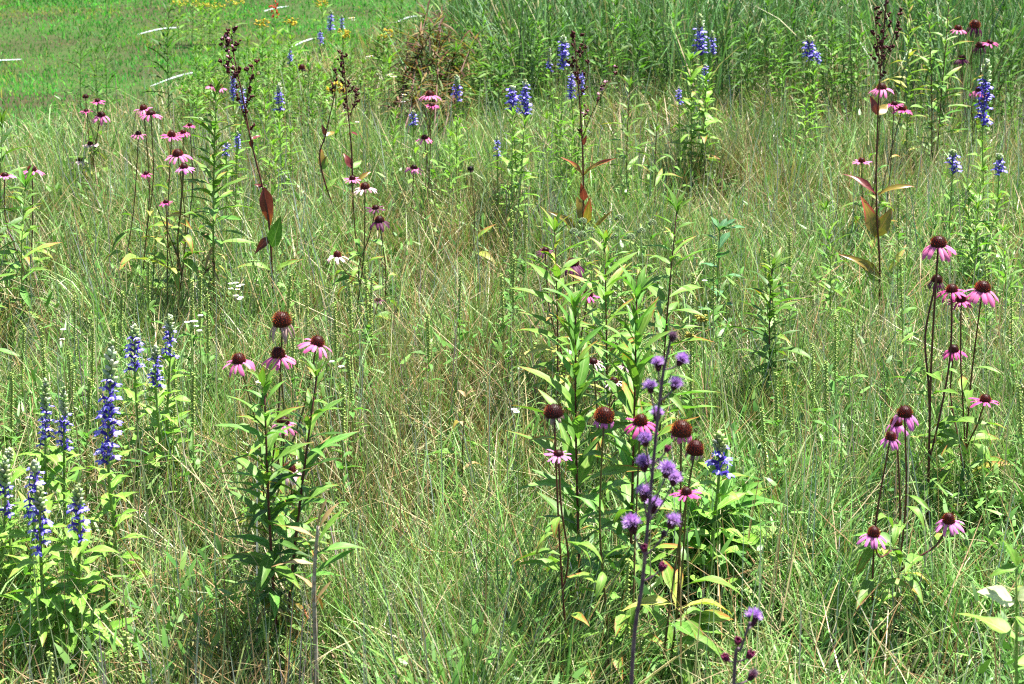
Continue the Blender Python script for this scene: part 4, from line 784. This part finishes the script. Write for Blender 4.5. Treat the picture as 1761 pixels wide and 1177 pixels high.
# mountain mint with pale round heads
def mint():
    P0 = ground(1050, 4.55); th = thing('mountain_mint', 'mountain mint with greyish round flower heads above centre', 'mountain mint', P0)
    for (u, v) in [(1002, 381), (987, 399), (1001, 404), (1016, 397), (1065, 376), (1057, 408), (1122, 384), (1103, 398), (1085, 408), (1035, 425), (1070, 440), (1110, 430)]:
        P = at(u, v, 4.55+U(-.15, .2)); pts = bez(P0+Vector(((P.x-P0.x)*.6, (P.y-P0.y)*.8, -.02)), P, (U(-.01, .01), 0, 0), 8)
        s = MB(); s.tube([p-P0 for p in pts], .002, .0013); s.build('stem', M['greenstem'], th)
        leafy_stem(th, P0, pts, 13, 'lance', ['lime', 'fresh'], .065, t0=.35, el0=10, el1=30, arr='opp')
        if v < 412:
            b = MB()
            for k in range(60):
                a = math.acos(1-1.5*(k+.5)/60); w = k*2.4; d = Vector((math.sin(a)*math.cos(w), math.sin(a)*math.sin(w), math.cos(a)*.8)); b.blob(P-P0+d*.008, d, .0018, .006, jit((.26, .34, .19), .3), 4)
            b.build('flower_head', M['flower'], th, 'stuff')
mint()

# withered reddish bush leaning at the back
def withered_bush():
    Y = 8.9; P0 = ground(690, Y); th = thing('withered_bush', 'leaning reddish-brown withered bush at the back, upper centre', 'bush', P0); mb = MB()
    for (u0, v0, u1, v1) in [(652, 240, 748, 42), (688, 232, 772, 60), (700, 215, 735, 20), (720, 215, 795, 70), (740, 215, 800, 110), (670, 225, 700, 70), (745, 200, 760, 10), (760, 205, 820, 60)]:
        A = at(u0, v0, Y-U(.3, .9)); A.z = max(0, min(A.z, .12)); B = at(u1, v1, Y+U(-.2, .3)); pts = bez(A, B, (U(-.05, .05), 0, .04), 9)
        s = MB(); s.tube([p-P0 for p in pts], .006, .002); s.build('stem', M['redstem'], th)
        for i in range(120):
            t = .25+.75*i/120; p, d = along(pts, min(t, .999)); c = rnd.choice([(.09, .04, .02), (.14, .07, .03), (.08, .13, .03), (.11, .18, .04), (.05, .03, .015), (.06, .03, .02), (.20, .15, .05)])
            mb_leaf(mb, p-P0, U(0, 6.3), R(U(-35, 50)), U(.07, .15), 'narrow', jit(c, .3))
    mb.build('foliage', M['foliage'], th, 'stuff')
withered_bush()

# pale dead stalk with curled leaves, front left
def dead_stalk():
    P0 = ground(545, 2.72); th = thing('dead_stalk', 'pale grey dead stalk with curled leaves at the bottom, left of centre', 'dead plant', P0)
    pts = smooth_path([P0, at(543, 1130, 2.72), at(540, 1000, 2.72), at(547, 905, 2.72)], 5); s = MB(); s.tube([p-P0 for p in pts], .0055, .003); s.build('stem', M['deadstem'], th)
    for t, az, el, L, m in [(.55, 20, 60, .06, 'tan'), (.62, 170, 50, .05, 'tan'), (.7, 15, 35, .09, 'fresh'), (.75, 190, 10, .08, 'tan'), (.8, 10, 20, .10, 'fresh'), (.85, 40, 50, .09, 'lime'), (.9, 160, 15, .09, 'tan'), (.95, 20, 55, .07, 'tan'), (.5, 100, -60, .06, 'brown'), (.6, 60, -50, .05, 'brown'), (.99, 50, 70, .06, 'tan')]:
        p, d = along(pts, t); put_leaf(th, P0, p, R(az), R(el), L, 'lance', m)
dead_stalk()

# withered brown corn-like plant mid-meadow
forb('withered_forb', 'small withered forb with curled tan leaves in the grass at centre', 'dead plant', 800, 3.6, (801, 685), 'long', ['tan', 'tan', 'lime'], 'brownstem', .07, 9, .003, el0=-10, el1=40, crown=2)

# yellow flowers, red flower, white fleabanes
def plume(name, label, cat, u, v, Y, cols, w, h, group=None, leaf=True):
    P0 = ground(u, Y); T = at(u, v, Y); th = thing(name, label, cat, P0, group); pts = bez(P0, T, (U(-.02, .02), 0, 0), 7); s = MB(); s.tube([p-P0 for p in pts], .003, .0015); s.build('stem', M['greenstem'], th)
    mb = MB()
    for i in range(34):
        q = T+Vector((U(-w, w), U(-w, w)*.6, U(-h, h*.4))); mb.blob(q-P0, (U(-1, 1), U(-1, 1), U(-.3, 1)), .0045 if leaf else .003, .022 if leaf else .012, jit(rnd.choice(cols), .2), 4)
    mb.build('blossom', M['flower'], th, 'stuff')
    if leaf:
        fo = MB(); leafy_stem(th, P0, pts, 26, 'lance', ['mid', 'fresh', 'lime'], .11, sep=False, mb=fo, t1=.9); fo.build('foliage', M['foliage'], th, 'stuff')
YG = [(.58, .50, .04), (.66, .58, .08), (.48, .42, .04)]
for u, v in ((308, 3), (345, 6), (372, 10), (405, 2), (330, -8), (360, -4)): plume('goldenrod', 'yellow flat-topped goldenrod at the top edge '+where(u, v), 'goldenrod', u, v, 13.2+U(-.3, .3), YG, .07, .03, 'goldenrods at the top edge')
for (u, v, Y, lab) in ((450, 38, 10.2, 'yellow flowers below the red flower at the top'), (500, 36, 10.4, 'thin yellow flower cluster right of the red flower'), (590, 56, 10.2, 'yellow flowers right of the far blue spikes'), (666, 57, 9.9, 'yellow flowers left of the withered bush'), (553, 4, 12.5, 'yellow flowers at the top edge above the far blue spikes'), (752, 64, 9.0, 'yellow flowers inside the withered bush'), (577, 150, 7.6, 'small yellow flowers beside the rusty seed heads')):
    plume('yellow_flower', lab, 'yellow flower', u, v, Y, [(.60, .42, .02), (.66, .5, .05), (.3, .3, .04)], .04, .035)
plume('cardinal_flower', 'red cardinal flower at the top edge', 'cardinal flower', 471, 12, 10.6, [(.62, .03, .02), (.5, .02, .03)], .02, .07)
for (u, v, Y, lab) in ((1206, 546, 4.1, 'yellow blossom low beside the slender leafy stem'), (1186, 580, 4.0, 'yellowed bloom under the other yellow blossom')):
    plume('yellow_flower', lab, 'yellow flower', u, v, Y, [(.40, .36, .07), (.36, .30, .06)], .010, .012, leaf=False)
def fleabane(u, v, Y, n, spread, label, group='small white daisies'):
    P0 = ground(u, Y); T = at(u, v, Y); th = thing('white_daisy', label, 'daisy', P0, group); pts = bez(P0, T-Vector((0, 0, .02)), (U(-.02, .02), 0, 0), 6); s = MB(); s.tube([p-P0 for p in pts], .0018, .001)
    ends = []
    for k in range(n):
        e = T+Vector((U(-spread, spread), U(-spread, spread), U(-.008, .008))) if n > 1 else T; s.tube([pts[-1]-P0, e-P0], .001, .0008); ends.append(e)
    s.build('stem', M['greenstem'], th)
    for e in ends:
        b = MB(); r = .0075*max(1, Y/6)
        for k in range(14):
            a = 2*math.pi*k/14; d = Vector((math.cos(a), math.sin(a), .12)); o = Vector((-math.sin(a), math.cos(a), 0))*r*.2; c = e-P0
            b.add([c+d*r*.2, c+d*r*.8-o, c+d*r*1.05, c+d*r*.8+o], [(0, 1, 2, 3)], (.75, .74, .76))
        b.blob(e-P0-Vector((0, 0, .001)), (0, 0, 1), r*.4, r*.45, (.7, .5, .05), 6); b.build('flower', M['flower'], th, 'stuff')
for u, v, Y, n, sp, lab in [(409, 490, 4.3, 6, .022, 'white flat flower cluster in the grass left of centre'), (405, 514, 4.25, 3, .02, 'smaller white flower cluster just below the flat one'), (328, 556, 4.0, 4, .016, 'white flowers right of the thin blue spike'), (345, 543, 4.1, 1, 0, 'single white flower above the group right of the thin blue spike'), (343, 569, 4.0, 1, 0, 'single white flower below the group right of the thin blue spike'), (452, 658, 3.5, 3, .009, 'white flower among the left pink coneflowers'), (570, 622, 3.7, 1, 0, 'white flower right of the left coneflower clump, upper of two'), (587, 631, 3.7, 1, 0, 'white flower right of the left coneflower clump, lower of two'), (888, 708, 3.4, 2, .008, 'pair of tiny white flowers left of the bare dark cone'), (1212, 483, 4.5, 1, 0, 'lone white flower beside the slender leafy stem'), (109, 567, 4.0, 1, 0, 'tiny white flower above the left lobelias, upper of two'), (107, 584, 4.0, 1, 0, 'tiny white flower above the left lobelias, lower of two'),
                          (636, 99, 8.8, 3, .02, 'white flowers before the withered bush'), (676, 130, 8.2, 4, .03, 'white flower cluster on the left of the withered bush'), (615, 208, 7.0, 2, .015, 'white flower just right of the rusty seed heads'), (694, 165, 7.5, 2, .012, 'white flower left of the stacked coneflowers, upper'), (694, 178, 7.5, 2, .012, 'white flower left of the stacked coneflowers, lower'), (605, 33, 11, 3, .02, 'white flowers right of the far blue spike')]:
    fleabane(u, v, Y, n, sp, lab)

# beaded ragweed spikes
def ragweed(u, v, Y):
    P0 = ground(u+U(-10, 10), Y); T = at(u, v, Y); th = thing('ragweed', 'pale beaded ragweed spike '+where(u, v), 'ragweed', P0, 'ragweed spikes in the grass')
    pts = bez(P0, T, (U(-.02, .02), U(-.02, .02), 0), 8); s = MB(); s.tube([p-P0 for p in pts], .002, .001); s.build('stem', M['greenstem'], th)
    L = (T-P0).length; n = 66; b = MB(); f = min(.6, U(.11, .19)/L)
    for i in range(n):
        t = 1-f+f*i/n; p, d = along(pts, min(t, .999)); a = (i % 2)*math.pi+U(-.5, .5)+(i % 4 > 1)*1.2
        b.blob(p-P0, (math.cos(a), math.sin(a), -.25), .0025, .0068, jit((.34, .46, .12), .25), 4)
    b.build('spike', M['flower'], th, 'stuff')
    fo = MB()
    for i in range(16):
        p, d = along(pts, U(.2, 1-f)); mb_leaf(fo, p-P0, U(0, 6.3), R(U(0, 50)), U(.03, .055), 'wide', jit((.10, .22, .045)))
    fo.build('foliage', M['foliage'], th, 'stuff')
rs = [(118, 603, 3.9), (70, 560, 4.1), (42, 560, 4.2), (160, 555, 4.1), (196, 555, 4.1), (210, 500, 4.3), (128, 505, 4.4), (255, 445, 4.6), (330, 480, 4.3), (345, 470, 4.3), (357, 505, 4.2), (155, 650, 3.6), (125, 625, 3.7), (332, 640, 3.6), (270, 395, 5.0), (500, 470, 4.4), (527, 480, 4.4), (505, 540, 4.0), (628, 450, 4.5), (640, 470, 4.5), (600, 480, 4.4), (575, 520, 4.2), (792, 465, 4.5), (862, 470, 4.5), (880, 410, 4.8), (885, 440, 4.7), (735, 540, 4.1), (1192, 470, 4.3), (1190, 560, 4.0), (1325, 480, 4.3), (1335, 640, 3.6), (1397, 590, 3.9), (1438, 540, 4.0), (1468, 555, 4.0), (1420, 620, 3.7), (1315, 430, 4.6), (1322, 390, 4.8), (1358, 400, 4.7), (1549, 440, 4.4), (1546, 330, 5.2), (1694, 440, 4.5), (1750, 660, 3.5), (1080, 960, 2.8), (215, 1085, 2.6), (85, 1120, 2.55), (590, 660, 3.5), (597, 610, 3.7), (880, 360, 5.1), (1310, 700, 3.5), (1355, 655, 3.6), (300, 600, 3.8), (20, 640, 3.7), (905, 370, 5.0), (1230, 420, 4.6), (1740, 500, 4.2)]
for u, v, Y in rs: ragweed(u, v, Y)
